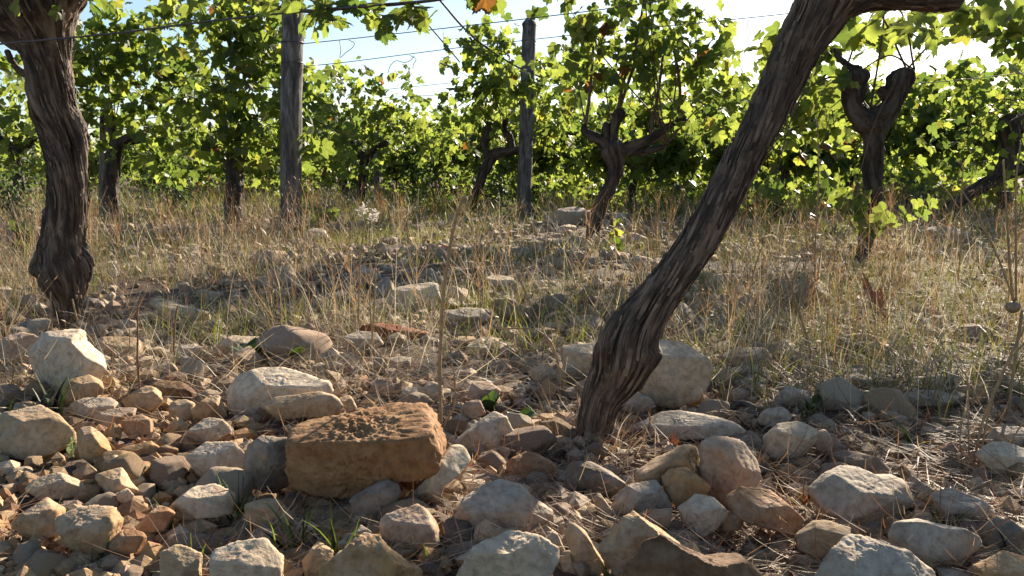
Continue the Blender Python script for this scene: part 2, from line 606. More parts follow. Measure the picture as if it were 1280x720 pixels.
def ribbons(acc, base, head, L, a0, a1, w, cols, seg=4, wpow=1.0, side=None, headsz=None):
    """curved blades. head: azimuth of lean; a0,a1: angle from vertical at base and tip"""
    n = len(base)
    t = np.linspace(0, 1, seg + 1)
    al = a0[:, None] + (a1 - a0)[:, None] * t[None] ** 1.3
    dl = (L / seg)[:, None]
    hx = np.concatenate([np.zeros((n, 1)), np.cumsum(np.sin(al[:, 1:]) * dl, 1)], 1)
    hz = np.concatenate([np.zeros((n, 1)), np.cumsum(np.cos(al[:, 1:]) * dl, 1)], 1)
    ch, sh = np.cos(head)[:, None], np.sin(head)[:, None]
    C = base[:, None, :] + np.stack([hx * ch, hx * sh, hz], -1)
    ps = head + math.pi / 2 + RNG.uniform(-1.3, 1.3, n)
    S = np.stack([np.cos(ps), np.sin(ps), np.zeros(n)], 1)
    wt = w[:, None] * (1 - .82 * t[None] ** wpow) * .5
    V = np.stack([C - S[:, None, :] * wt[..., None], C + S[:, None, :] * wt[..., None]], 2).reshape(-1, 3)
    m = 2 * (seg + 1)
    k = np.arange(seg)
    f = np.stack([2 * k, 2 * k + 1, 2 * k + 3, 2 * k + 2], 1)
    Fq = (f[None] + (np.arange(n) * m)[:, None, None]).reshape(-1, 4)
    acc.add(V, [Fq], np.repeat(cols, m, 0))
    tips = C[:, -1]
    if headsz is not None:
        idx = np.where(headsz > 0)[0]
        if len(idx):
            T = C[idx, -1] - C[idx, -2]
            T /= np.linalg.norm(T, axis=1, keepdims=True)
            p = tips[idx]
            hs = headsz[idx][:, None]
            U = np.cross(T, [0.3, .5, .8]); U /= np.linalg.norm(U, axis=1, keepdims=True)
            W = np.cross(T, U)
            q = np.stack([p, p + T * hs * .9 + U * hs * .22, p + T * hs * .9 + W * hs * .22, p + T * hs * .9 - U * hs * .22,
                          p + T * hs * .9 - W * hs * .22, p + T * hs * 2.4], 1)
            fo = np.array([[0, 1, 2], [0, 2, 3], [0, 3, 4], [0, 4, 1], [5, 2, 1], [5, 3, 2], [5, 4, 3], [5, 1, 4]])
            acc.add(q.reshape(-1, 3), [(fo[None] + (np.arange(len(idx)) * 6)[:, None, None]).reshape(-1, 3)], np.repeat(cols[idx] * 1.15, 6, 0))
    return tips


# ------------------------------------------------------------------ ground
MOUNDS = [(P(738, 575, 1.43)[0], 1.43), (P(84, 400, 2.6)[0], 2.6)]


def zfun(X, Y):
    p = np.stack([X, Y, 0 * X], -1)
    near = np.exp(-np.maximum(0, np.hypot(X, Y - 1.5) - 4) / 6)
    m = 0
    for bx, by in MOUNDS: m = m + .016 * np.exp(-((X - bx) ** 2 + (Y - by) ** 2) / .011)
    return (.010 * fbm(p * 3.1, 5, 3) + .007 * fbm(p * 14, 8, 3)) * near - .006 + m


def ground_z(x, y):
    return float(zfun(np.array([float(x)]), np.array([float(y)]))[0])


def build_ground():
    a = .35
    k = math.asinh(700 / a)
    u = np.linspace(-1, 1, 420)
    xs = a * np.sinh(k * u)
    ys = 1.4 + a * np.sinh(k * np.linspace(-1, 1, 440))
    Y, X = np.meshgrid(ys, xs, indexing='ij')
    Z = zfun(X, Y)
    V = np.stack([X, Y, Z], -1).reshape(-1, 3)
    i, j = np.meshgrid(np.arange(len(ys) - 1), np.arange(len(xs) - 1), indexing='ij')
    b = i * len(xs) + j
    Fq = np.stack([b, b + 1, b + 1 + len(xs), b + len(xs)], -1).reshape(-1, 4)
    o = link('ground', make_mesh('ground', V, [Fq], M_SOIL, True))
    tag(o, 'reddish brown stony clay soil of the vineyard', None, None, 'structure')


build_ground()

# ------------------------------------------------------------------ colours for stones
PAL = {
    'white': (.56, .50, .42), 'pale': (.50, .43, .34), 'beige': (.46, .355, .235), 'tan': (.43, .31, .19),
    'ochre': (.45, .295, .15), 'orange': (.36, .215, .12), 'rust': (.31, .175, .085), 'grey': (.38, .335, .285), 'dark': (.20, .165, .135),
    'brown': (.13, .072, .04), 'pink': (.42, .32, .25), 'clay': (.27, .09, .04),
}
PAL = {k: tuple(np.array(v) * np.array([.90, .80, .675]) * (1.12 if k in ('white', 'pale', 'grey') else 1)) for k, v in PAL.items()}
LAND = []      # (label stub, px, py)
STONES = []    # occupied footprints (x, y, r)


def hero(poly, col, label, stub=None, T=None, rough=1.0, sub=None, yb=None, nf=9, lift=0, name='stone', cat='stone', group='stones scattered on the vineyard soil', n=4.6, slab=True, top=1.0, tb=.55):
    poly = np.array(poly, float)
    x0, x1, y0, y1 = poly[:, 0].min(), poly[:, 0].max(), poly[:, 1].min(), poly[:, 1].max()
    if yb is None: yb = min(y1, 800)
    d = ground_d(yb)
    wpx, hpx = x1 - x0, y1 - y0
    thick = T if T else .5 * math.sqrt(wpx * hpx) * (.85 if hpx < wpx else .75)
    dc = d + .42 * thick * pxm(d)
    cx, cy = (x0 + x1) / 2, (y0 + y1) / 2
    c = P(cx, cy, dc)
    s = pxm(np.linalg.norm(c - CAM)) * 1.0
    uv = np.stack([(poly[:, 0] - cx) * s, (cy - poly[:, 1]) * s], 1)
    rng = np.random.default_rng(abs(int(cx * 131 + cy * 17)))
    if sub is None: sub = 6 if wpx * hpx > 9000 else 5 if wpx * hpx > 900 else 4
    V, Fa = rock_shape(uv, thick * s, sub, rng, rough=rough, nf=nf, n=n, slab=slab, top=top, tb=tb)
    W = V[:, :1] * RIGHT + V[:, 1:2] * UP - V[:, 2:3] * FWD
    W = W + c
    zb = W[:, 2].min()
    org = np.array([c[0], c[1], max(zb, -.05)])
    o = link(name, make_mesh(name, W - org, [Fa], M_OCHRE if col in ('rust', 'clay', 'brown') else M_ROCK, True), org)
    cc = np.array(PAL[col]) * rng.uniform(.93, 1.07)
    o.color = (*cc, 1)
    tag(o, label, cat, group)
    LAND.append((stub, cx, cy) if stub else (None, cx, cy))
    STONES.append((c[0], c[1], max(wpx * .5, thick) * s))
    return o


H = hero
# -- left pile
H([(41,420),(62,414),(90,411),(100,420),(99,429),(117,446),(125,451),(140,465),(133,476),(130,485),(105,490),(82,490),(60,488),(40,492),(36,484),(42,465),(40,440)], 'white', 'large whitish limestone block with a stepped upper edge behind the left rubble', 'the stepped white block', T=26)
H([(2,439),(10,422),(27,416),(47,416),(48,430),(46,447),(41,463),(27,462),(12,452)], 'pink', 'reddish beige rounded stone touching the left side of the stepped white block', None, T=20)
H([(115,431),(125,423),(147,422),(165,424),(172,431),(172,445),(160,450),(140,446),(120,441)], 'beige', 'smooth beige loaf-shaped stone beside the stepped white block', 'the beige loaf-shaped stone')
H([(80,490),(92,475),(105,471),(125,480),(130,490),(110,498),(95,505),(82,505)], 'ochre', 'shaded brown chunk leaning on the foot of the stepped white block')
H([(88,507),(105,499),(130,497),(141,505),(140,513),(118,522),(100,519)], 'grey', 'flat bluish grey stone in front of the brown chunk')
H([(155,501),(182,482),(194,487),(205,502),(190,512),(165,513)], 'tan', 'tan faceted stone right beside the flat bluish grey stone')
H([(180,477),(200,475),(225,479),(240,490),(240,498),(212,497),(188,487)], 'brown', 'long dark brown crusty rock like a log end', 'the log-like brown rock')
H([(212,505),(225,499),(240,505),(242,520),(230,527),(212,519)], 'beige', 'small sand-coloured stone under the log-like brown rock')
H([(241,512),(260,495),(272,496),(281,522),(262,527),(245,530)], 'ochre', 'upright rust-stained stone just left of the wide pale slab')
H([(117,520),(140,511),(165,512),(163,522),(140,532),(122,532)], 'pink', 'pinkish wedge stone lying under the tan faceted stone')
H([(152,524),(175,520),(189,525),(189,540),(170,547),(155,539)], 'orange', 'orange tan squarish stone in the middle of the left rubble')
H([(227,547),(255,524),(272,522),(289,539),(267,552),(242,558)], 'grey', 'grey angular stone below the upright rust-stained stone', 'the grey angular stone')
H([(282,492),(295,472),(320,461),(360,461),(400,465),(415,475),(418,488),(397,500),(350,510),(325,516),(300,520),(285,510)], 'white', 'wide pale flat-topped limestone slab behind the big orange rock', 'the wide pale slab', T=34)
H([(331,512),(345,497),(370,495),(395,490),(415,495),(429,507),(420,518),(405,522),(382,520),(355,524),(338,533)], 'beige', 'long cream stone lying in front of the wide pale slab', None, T=15)
H([(422,499),(437,494),(446,510),(432,521),(416,518)], 'beige', 'small cream chip at the end of the long cream stone')
H([(364,536),(385,531),(420,527),(450,518),(480,512),(505,510),(526,511),(540,527),(552,562),(548,582),(530,590),(500,592),(480,600),(460,611),(440,615),(400,613),(370,611),(366,575)], 'rust', 'big rough orange-brown rock, the largest one in the middle foreground', 'the big orange rock', T=62, rough=2.6, nf=-3, yb=634, top=1.25, n=9, tb=.9)
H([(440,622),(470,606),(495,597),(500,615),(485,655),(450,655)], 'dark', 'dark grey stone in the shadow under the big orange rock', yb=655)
H([(505,625),(530,600),(552,572),(565,556),(580,562),(588,578),(572,594),(555,605),(550,628),(522,642)], 'pale', 'pale stone with a pointed tip beside the right end of the big orange rock')
H([(475,655),(480,640),(500,633),(515,631),(535,640),(545,655),(549,675),(540,690),(515,696),(490,687),(475,674)], 'pink', 'blocky pinkish stone standing in front of the big orange rock', 'the blocky pinkish stone')
H([(400,735),(405,710),(430,690),(458,668),(470,667),(482,685),(507,705),(530,716),(535,750),(470,770),(400,760)], 'ochre', 'jagged sunlit yellow ochre rock peaking at the bottom edge', 'the jagged ochre rock', T=34, rough=1.5)
H([(415,682),(440,672),(455,650),(465,655),(468,670),(450,686),(420,700)], 'grey', 'small greyish stone behind the jagged ochre rock')
H([(566,652),(580,625),(605,610),(625,603),(650,610),(665,625),(690,640),(693,662),(660,672),(600,674),(568,668)], 'grey', 'wide light grey boulder left of the standing splinter stone', 'the wide grey boulder', T=32)
H([(572,720),(595,680),(610,665),(640,667),(680,672),(698,683),(695,700),(670,745),(620,760),(575,745)], 'pale', 'pale cream boulder with a flat sunlit top at the bottom edge', 'the cream boulder', T=34)
H([(567,552),(590,535),(620,513),(640,512),(646,530),(645,562),(620,569),(590,566)], 'pale', 'pale tilted stone with dark veins left of the leaning vine foot', 'the veined tilted stone', T=26)
H([(632,577),(655,564),(675,570),(694,581),(696,596),(670,600),(635,595)], 'orange', 'brownish low stone between the veined tilted stone and the leaning vine foot')
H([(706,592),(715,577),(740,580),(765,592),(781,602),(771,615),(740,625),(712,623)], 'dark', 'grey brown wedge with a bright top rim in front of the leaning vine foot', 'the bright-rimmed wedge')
H([(765,634),(785,607),(797,600),(820,601),(835,622),(842,637),(795,644)], 'grey', 'triangular blue grey stone right of the bright-rimmed wedge', 'the triangular grey stone')
H([(795,592),(840,567),(865,551),(884,567),(876,592),(862,602),(827,602),(800,602)], 'tan', 'tan ridge-shaped stone leaning against the round boulder', yb=625)
H([(827,592),(852,582),(865,590),(885,605),(880,617),(862,627),(847,634),(832,614)], 'ochre', 'crusty ochre stone wedged in front of the round boulder', yb=640)
H([(875,552),(890,546),(927,553),(944,575),(946,595),(937,612),(912,629),(886,618),(875,595)], 'pink', 'big rounded pinkish grey boulder with wrinkled skin', 'the round boulder', T=38, rough=1.5, slab=False)
H([(851,638),(872,621),(892,624),(907,638),(902,650),(876,669),(856,655)], 'pale', 'small pale block glinting below the round boulder')
H([(910,629),(932,610),(960,612),(982,630),(1007,652),(992,668),(960,656),(925,648)], 'orange', 'large orange ochre stone right of the round boulder', 'the orange ochre stone')
H([(900,657),(915,637),(928,642),(928,659),(906,664)], 'tan', 'small tan chip in front of the orange ochre stone')
H([(794,647),(815,636),(842,636),(834,664),(815,662)], 'orange', 'rusty stone tucked under the triangular grey stone', yb=670)
H([(745,680),(775,642),(786,638),(815,658),(848,682),(860,700),(830,735),(770,720)], 'tan', 'orange tan peaked rock behind the dark brown slab at the bottom', 'the peaked tan rock', T=26)
H([(775,745),(790,700),(817,664),(850,687),(885,702),(925,700),(950,722),(965,760),(880,800),(780,790)], 'brown', 'dark brown shaded slab with a bright upper rim at the bottom edge', 'the dark brown slab', T=36, rough=1.6)
H([(703,659),(714,652),(732,667),(754,704),(748,719),(730,720),(712,685)], 'beige', 'standing splinter stone, tall and narrow, beside the peaked tan rock', 'the standing splinter stone')
H([(683,664),(697,668),(708,692),(702,704),(690,694)], 'grey', 'thin grey sliver leaning on the standing splinter stone')
H([(718,639),(732,633),(741,647),(725,657)], 'tan', 'small tan cube-like stone behind the standing splinter stone')
H([(742,624),(750,617),(768,642),(760,653),(747,642)], 'beige', 'narrow beige chip beside the triangular grey stone')
H([(790,470),(805,440),(825,425),(860,430),(880,445),(890,460),(885,480),(872,498),(845,507),(815,506),(795,495)], 'pale', 'large smooth greyish boulder behind the leaning vine trunk', 'the smooth boulder', T=36, rough=.6)
H([(699,438),(712,425),(745,424),(765,435),(765,470),(735,478),(706,464)], 'pale', 'pinkish boulder showing left of the leaning vine trunk', 'the pinkish boulder', rough=.7)
H([(768,532),(815,520),(852,515),(890,521),(932,530),(925,543),(865,546),(800,545),(773,543)], 'white', 'long flat pale slab lying right of the leaning vine foot', 'the long pale slab', T=30)
H([(779,502),(795,490),(812,497),(820,508),(795,516),(778,514)], 'grey', 'small grey hump stone in front of the smooth boulder')
H([(898,447),(927,434),(955,435),(968,445),(966,459),(920,457)], 'pink', 'flat-topped stone lying on a smaller one right of the smooth boulder', 'the flat-topped stone', yb=472)
H([(905,459),(935,455),(960,458),(962,478),(915,480)], 'dark', 'dark stone supporting the flat-topped stone')
H([(958,547),(975,532),(1000,527),(1017,537),(1021,552),(1002,569),(962,571)], 'pale', 'pale pinkish stone right of the round boulder', 'the pale pinkish stone')
H([(1017,542),(1032,537),(1041,552),(1035,567),(1020,562)], 'pink', 'stubby stone touching the right side of the pale pinkish stone')
H([(945,514),(980,510),(990,522),(965,534),(945,527)], 'grey', 'greyish stone behind the pale pinkish stone')
H([(970,494),(987,483),(1010,490),(1015,503),(975,507)], 'grey', 'olive grey lichen-covered stone behind the greyish stone')
H([(1020,617),(1040,599),(1060,589),(1080,590),(1100,600),(1120,599),(1139,606),(1141,630),(1122,649),(1085,653),(1055,645),(1030,635)], 'grey', 'big light grey boulder with grass shadows on its top at the right', 'the big grey boulder', T=36, rough=1.3)
H([(1122,673),(1130,659),(1155,655),(1175,660),(1200,662),(1219,672),(1221,682),(1196,692),(1190,704),(1172,708),(1145,697),(1125,686)], 'grey', 'knobbly grey stone shaped like a bone in front of the big grey boulder', 'the bone-shaped stone', T=22, rough=.8, slab=False)
H([(1018,692),(1032,675),(1065,676),(1100,685),(1135,695),(1160,715),(1172,745),(1100,765),(1028,750)], 'grey', 'grey layered slab at the bottom edge below the bone-shaped stone', 'the layered grey slab', T=36, rough=1.5)
H([(1173,622),(1197,616),(1222,625),(1243,640),(1236,654),(1185,654)], 'grey', 'half-buried grey stone behind the bone-shaped stone')
H([(1228,662),(1247,651),(1267,656),(1278,675),(1262,692),(1232,690)], 'dark', 'dark grey stone right of the bone-shaped stone')
H([(1230,714),(1265,698),(1290,703),(1300,740),(1235,742)], 'ochre', 'ochre stone in the bottom right corner')
H([(995,668),(1020,655),(1055,650),(1061,662),(1043,677),(1020,693),(1000,684)], 'beige', 'curved yellowish stone between the orange ochre stone and the big grey boulder')
H([(1220,567),(1250,557),(1290,557),(1290,590),(1240,588)], 'pale', 'pale shaded slab at the right edge among dry stems')
H([(1238,553),(1250,537),(1275,533),(1292,545),(1282,561)], 'grey', 'grey stone behind the pale shaded slab')
H([(-10,550),(3,520),(20,511),(50,509),(80,512),(91,525),(89,547),(75,560),(40,566),(0,566)], 'beige', 'big smooth beige boulder at the left edge with a sprout before it', 'the smooth beige boulder', T=34, rough=.6)
H([(96,539),(110,535),(125,550),(139,564),(127,579),(105,569),(97,556)], 'ochre', 'sunlit ochre stone right of the smooth beige boulder')
H([(148,562),(185,553),(201,562),(185,572),(160,571)], 'ochre', 'flat ochre stone left of the dark round stone', )
H([(135,587),(142,567),(156,582),(150,594)], 'beige', 'pointed little cream stone below the flat ochre stone')
H([(41,609),(52,590),(75,594),(102,610),(93,620),(58,620)], 'beige', 'brightly sunlit cream stone below the smooth beige boulder', 'the bright cream stone')
H([(122,594),(147,588),(160,605),(171,612),(152,621),(128,610)], 'beige', 'rough sunlit beige stone right of the bright cream stone')
H([(147,617),(160,610),(168,618),(160,631),(150,625)], 'pale', 'small rounded pale pebble below the rough sunlit beige stone')
H([(70,652),(100,637),(135,640),(146,652),(137,683),(115,688),(85,671)], 'tan', 'tan block with a hollow in its face at the lower left', 'the hollowed tan block', rough=1.7)
H([(134,682),(155,662),(175,661),(180,671),(171,688),(150,692)], 'orange', 'brown stone right of the hollowed tan block')
H([(172,657),(200,631),(217,642),(206,660),(180,665)], 'orange', 'peaked brown stone between the hollowed tan block and the broad cream rock')
H([(203,642),(240,612),(272,608),(293,625),(293,642),(255,644),(225,651)], 'pale', 'broad cream rock with a sunlit ridge at the lower left', 'the broad cream rock', T=24)
H([(203,692),(232,680),(248,692),(247,740),(207,745)], 'beige', 'sunlit beige block at the bottom edge below the broad cream rock')
H([(270,684),(295,676),(330,679),(348,700),(345,745),(270,750)], 'pale', 'pale boulder half in shade at the bottom edge', 'the half-shaded boulder')
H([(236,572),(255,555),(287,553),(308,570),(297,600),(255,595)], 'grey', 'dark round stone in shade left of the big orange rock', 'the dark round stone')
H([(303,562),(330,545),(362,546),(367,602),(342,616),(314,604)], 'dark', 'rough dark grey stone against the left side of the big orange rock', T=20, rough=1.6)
H([(309,630),(335,623),(346,625),(363,643),(361,658),(332,656),(312,648)], 'beige', 'cream stone with a sunlit left corner below the big orange rock')
H([(18,655),(50,628),(70,640),(72,665),(40,672)], 'tan', 'shaded tan stone left of the hollowed tan block')
H([(380,700),(395,680),(415,690),(412,720),(385,722)], 'beige', 'small beige stone between the half-shaded boulder and the jagged ochre rock')
# -- middle ground
H([(480,376),(495,360),(525,352),(545,353),(551,370),(540,388),(500,390)], 'white', 'bright white stone among dry grass in the middle distance', 'the bright white stone')
H([(187,377),(200,372),(220,381),(257,390),(260,402),(213,399)], 'pale', 'low pale slab in the grass right of the gnarled left vine', 'the low pale slab', T=22)
H([(680,274),(700,260),(728,256),(740,265),(737,280),(690,282)], 'grey', 'greyish boulder on the ground just right of the free-standing post', 'the boulder by the post')
H([(378,297),(390,284),(405,285),(411,298),(400,304),(382,304)], 'white', 'small white boulder at the foot of the tall post', 'the white stone by the tall post')
H([(-6,377),(0,358),(12,358),(19,366),(15,377)], 'white', 'white stone at the left edge beside the gnarled vine')
H([(33,414),(37,400),(52,397),(61,400),(57,416)], 'grey', 'bluish grey cube-like stone behind the stepped white block')
H([(430,415),(460,405),(510,403),(540,404),(539,418),(500,428),(450,424)], 'clay', 'flat rusty red clay lump in the shadowed grass', 'the rusty clay lump', T=16, name='clay_lump', cat='clay lump', group=None)
H([(425,424),(445,414),(470,416),(479,430),(460,442),(430,440)], 'grey', 'grey stone in front of the rusty clay lump')
H([(268,434),(290,420),(325,418),(336,430),(310,442),(275,443)], 'pale', 'flat pale stone behind the dark green leafy weed')
H([(217,438),(235,430),(250,430),(258,440),(235,448)], 'pale', 'small flat pale stone left of the dark green leafy weed')
H([(196,461),(205,452),(215,453),(221,463),(208,468)], 'pale', 'tiny pale stone above the log-like brown rock')
H([(460,494),(470,473),(490,478),(496,494),(475,499)], 'pink', 'pinkish pointed stone behind the big orange rock', )
H([(497,498),(508,482),(520,485),(524,496),(510,502)], 'pale', 'small pale pink stone right of the pinkish pointed stone')
H([(522,490),(538,476),(553,482),(556,498),(535,502)], 'grey', 'grey rounded stone behind the big orange rock beside the tall curled stalk')
H([(583,497),(590,478),(610,476),(626,488),(621,505),(595,507)], 'pink', 'pinkish stone behind the veined tilted stone')
H([(575,512),(585,498),(600,500),(607,517),(590,525)], 'orange', 'small orange pink stone between the pinkish stone and the veined tilted stone')
H([(1047,480),(1070,468),(1095,467),(1098,481),(1060,484)], 'grey', 'flat stone in the grass right of the olive grey lichen-covered stone')
H([(1119,500),(1150,489),(1180,490),(1201,497),(1180,505),(1130,506)], 'grey', 'long thin flat grey stone in the grass at the right', 'the thin flat grey stone')
H([(1150,292),(1170,283),(1200,282),(1215,292),(1200,303),(1160,303)], 'grey', 'low grey stone near the foot of the right-edge vine')
H([(430,350),(445,335),(470,333),(478,348),(455,358)], 'grey', 'grey stone in the grass left of the bright white stone')
H([(545,400),(560,385),(600,383),(615,398),(590,412),(555,412)], 'grey', 'grey flat stone in the grass right of the bright white stone')
H([(600,352),(615,343),(640,345),(648,356),(620,364)], 'pale', 'pale stone in thin grass far behind the veined tilted stone')

# ------------------------------------------------------------------ copied stones (each its own object)
def generic_mesh(k):
    rng = np.random.default_rng(500 + k)
    q = int(rng.integers(5, 8))
    a = np.linspace(0, 2 * math.pi, q, endpoint=False) + rng.uniform(-.35, .35, q)
    r = rng.uniform(.75, 1.1, q)
    poly = np.stack([np.cos(a) * r, np.sin(a) * r * rng.uniform(.7, 1)], 1)
    V, Fa = rock_shape(poly, rng.uniform(.55, .85), 4, rng, nf=9, rough=1.0, n=6)
    V = V[:, [0, 2, 1]]
    V = V / np.abs(V).max()
    return make_mesh('loose_stone', V, [Fa], M_ROCK, True)


GM = [generic_mesh(k) for k in range(16)]


def free(x, y, r, k=.75):
    for (a, b, c) in STONES:
        if (a - x) ** 2 + (b - y) ** 2 < ((c + r) * k) ** 2: return False
    return True


LOOSE = []


def place_loose(count, dlo, dhi, smin, smax, fn, k=.75):
    n = tries = 0
    while n < count and tries < count * 80:
        tries += 1
        t = RNG.uniform()
        d = 1 / (1 / dlo + (1 / dhi - 1 / dlo) * t)
        x = RNG.uniform(-.6, .6) * d
        r = smin + (smax - smin) * RNG.uniform() ** 2.2
        w = fn(x, d)
        if RNG.uniform() > w or not free(x, d, r, k): continue
        STONES.append((x, d, r))
        LOOSE.append((x, d, r))
        n += 1


place_loose(100, .95, 1.75, .02, .058, lambda x, d: 1.0 if abs(x) < .58 * d else 0, .62)
place_loose(32, .93, 1.3, .02, .05, lambda x, d: 1.0 if -.58 * d < x < -.05 else 0, .55)
place_loose(104, 1.9, 8.5, .035, .10, lambda x, d: 1.0 if (x + d > 2.6) else .35)


def loose_colour(x, d):
    t = RNG.uniform()
    left = x < -.1 * d
    if d < 1.5:
        names = ['tan', 'tan', 'ochre', 'orange', 'beige', 'beige', 'pale', 'pale', 'pink'] if left else ['grey', 'tan', 'orange', 'beige', 'pink', 'dark']
    else:
        names = ['grey', 'pale', 'white', 'pale', 'pink', 'white', 'grey', 'beige']
    return names[int(t * len(names))]


WORD = {'white': 'white', 'pale': 'pale', 'beige': 'beige', 'tan': 'tan', 'ochre': 'ochre', 'orange': 'orange-brown',
        'grey': 'grey', 'dark': 'dark grey', 'pink': 'pinkish', 'brown': 'brown'}
loose_obs = []
for (x, d, r) in LOOSE:
    cn = loose_colour(x, d)
    o = link('stone', GM[int(RNG.integers(len(GM)))], (x, d, ground_z(x, d) + r * RNG.uniform(.12, .4)))
    fl = RNG.uniform(.6, .95)
    o.scale = (r * RNG.uniform(.9, 1.2), r * RNG.uniform(.85, 1.1), r * fl)
    o.rotation_euler = (RNG.uniform(-.4, .4), RNG.uniform(-.4, .4), RNG.uniform(0, 6.28))
    o.color = (*(np.array(PAL[cn]) * RNG.uniform(.85, 1.1)), 1)
    px, py = project((x, d, r * .4))
    spx = r * F / d
    size = 'little' if spx < 14 else 'small' if spx < 22 else 'middling' if spx < 32 else 'fist-sized' if d < 2 else 'large'
    shape = 'flat ' if fl < .7 else 'chunky ' if fl > .86 else ''
    loose_obs.append((o, px, py, size, WORD[cn], shape, d))

LM = [(s, a, b) for s, a, b in LAND if s] + [
    ('the leaning vine foot', 742, 570), ('the gnarled left vine', 84, 395), ('the tall post', 365, 285),
    ('the free-standing post', 655, 265), ('the many-armed vine', 740, 300), ('the forked vine', 1075, 320),
    ('the right-edge vine', 1182, 280), ('the red upright leaf', 1095, 378), ('the seed pod', 1266, 385), ('the dark leafy weed', 330, 440)]


def keys_for(px, py, size, colr, shape):
    L = sorted(LM, key=lambda q: (q[1] - px) ** 2 + ((q[2] - py) * 1.6) ** 2)[:6]
    ks = []
    for k, (s, a, b) in enumerate(L[:5]):
        dx, dy = px - a, (py - b) * 1.6
        if abs(dx) > abs(dy) * 1.6: ks.append('left of ' + s if dx < 0 else 'right of ' + s)
        elif abs(dy) > abs(dx) * 1.6: ks.append('behind ' + s if dy < 0 else 'in front of ' + s)
        else: ks.append(('behind and ' if dy < 0 else 'in front and ') + ('left of ' if dx < 0 else 'right of ') + s)
    for i in range(4):
        for j in range(i + 1, 4):
            (s, a, b), (s2, a2, b2) = L[i], L[j]
            v1, v2 = np.array([a - px, (b - py) * 1.6]), np.array([a2 - px, (b2 - py) * 1.6])
            cs = v1 @ v2 / (np.linalg.norm(v1) * np.linalg.norm(v2) + 1e-6)
            if cs < -.5: ks.append('between %s and %s' % (s, s2))
    return ks


from collections import Counter
cand = []
cnt = Counter()
for (o, px, py, size, colr, shape, d) in loose_obs:
    ks = ['%s %s%s stone %s' % (size, shape, colr, k) for k in keys_for(px, py, size, colr, shape)]
    cand.append(ks)
    cnt.update(set(ks))
used = set()
for (o, *_), ks in zip(loose_obs, cand):
    best = sorted(ks, key=lambda k: (cnt[k] > 1, k in used, len(k.split()) > 16))
    lab = best[0]
    used.add(lab)
    tag(o, lab, 'stone', 'stones scattered on the vineyard soil')


# gravel: one mass of tiny pebbles
def gravel():
    acc = Acc()
    rng = np.random.default_rng(77)
    for sub, n, dlo, dhi, s0, s1 in ((1, 7200, .93, 1.9, .005, .023), (1, 5200, 1.7, 5.0, .009, .034), (1, 5000, 4.5, 13, .018, .055)):
        Dv, Fa = ico(sub)
        t = rng.uniform(0, 1, n)
        d = 1 / (1 / dlo + (1 / dhi - 1 / dlo) * t)
        x = rng.uniform(-.66, .66, n) * d
        s = s0 + (s1 - s0) * rng.uniform(0, 1, n) ** 2.5
        keep = vnoise(np.stack([x * 3, d * 3, 0 * x], 1), 3) + rng.uniform(-.7, .7, n) > -.35
        x, d, s = x[keep], d[keep], s[keep]
        n = len(x)
        z = zfun(x, d) + s * .35
        sc = rng.uniform(.6, 1.15, (n, 1, 3)) * s[:, None, None]
        sc[..., 2] *= .75
        sh = Dv[None] * (1 + .5 * rng.normal(0, 1, (24, len(Dv), 1)).clip(-1.3, 1.3) * .5)
        if sub == 2: sh = np.sign(sh) * np.abs(sh) ** .8
        V = sh[rng.integers(0, 24, n)] * sc
        a = rng.uniform(0, 6.28, n)
        ca, sa = np.cos(a)[:, None], np.sin(a)[:, None]
        V = np.stack([V[..., 0] * ca - V[..., 1] * sa, V[..., 0] * sa + V[..., 1] * ca, V[..., 2]], -1)
        V = V + np.stack([x, d, z], 1)[:, None, :]
        pal = np.array([PAL[k] for k in ('tan', 'ochre', 'beige', 'pink', 'pale', 'orange', 'grey', 'dark')])
        lft = x < -.1 * d
        ci = np.where(d > 1.9, rng.choice([2, 3, 4, 4, 6, 6], n), np.where(lft, rng.choice([0, 0, 1, 2, 2, 3, 4, 5], n), rng.choice([0, 2, 3, 4, 6, 6, 7], n)))
        C = pal[ci] * rng.uniform(.7, 1.1, (n, 1))
        acc.add(V.reshape(-1, 3), [(Fa[None] + (np.arange(n) * len(Dv))[:, None, None]).reshape(-1, 3)], np.repeat(C, len(Dv), 0))
    o = link('gravel', acc.mesh('gravel', M_PEB, False))
    tag(o, 'loose gravel and chips between the stones', None, None, 'stuff')


gravel()

# ------------------------------------------------------------------ grass and litter (uncountable)
STRAW = np.array([[.49, .43, .33], [.40, .355, .26], [.60, .55, .45], [.30, .24, .175], [.22, .16, .115]])


def scatter(n, dlo, dhi, fn, rng):
    out = []
    while len(out) < n:
        d = dlo * (dhi / dlo) ** rng.uniform()
        x = rng.uniform(-.68, .68) * d
        if rng.uniform() < fn(x, d): out.append((x, d))
    return np.array(out)


def dry_density(x, d):
    px = 640 + F * x / d
    py = 215 + 495 / d
    s = 0.22
    if px < 430 and d > 2.4: s = .95
    if px > 900 and d > 1.75: s = .95
    if 430 <= px <= 900 and 1.75 < d < 3.6: s = .8
    if 430 <= px <= 900 and d >= 3.6: s = .5 if d < 5.2 else 1.0
    if d < 1.75: s = .03 if px < 1000 else .25
    nz = float(vnoise(np.array([[x * 1.6, d * 1.6, 0]]), 21)[0])
    if px > 880: nz = nz * .4 + .25
    return s * np.clip(.48 + 1.5 * nz, .02, 1)


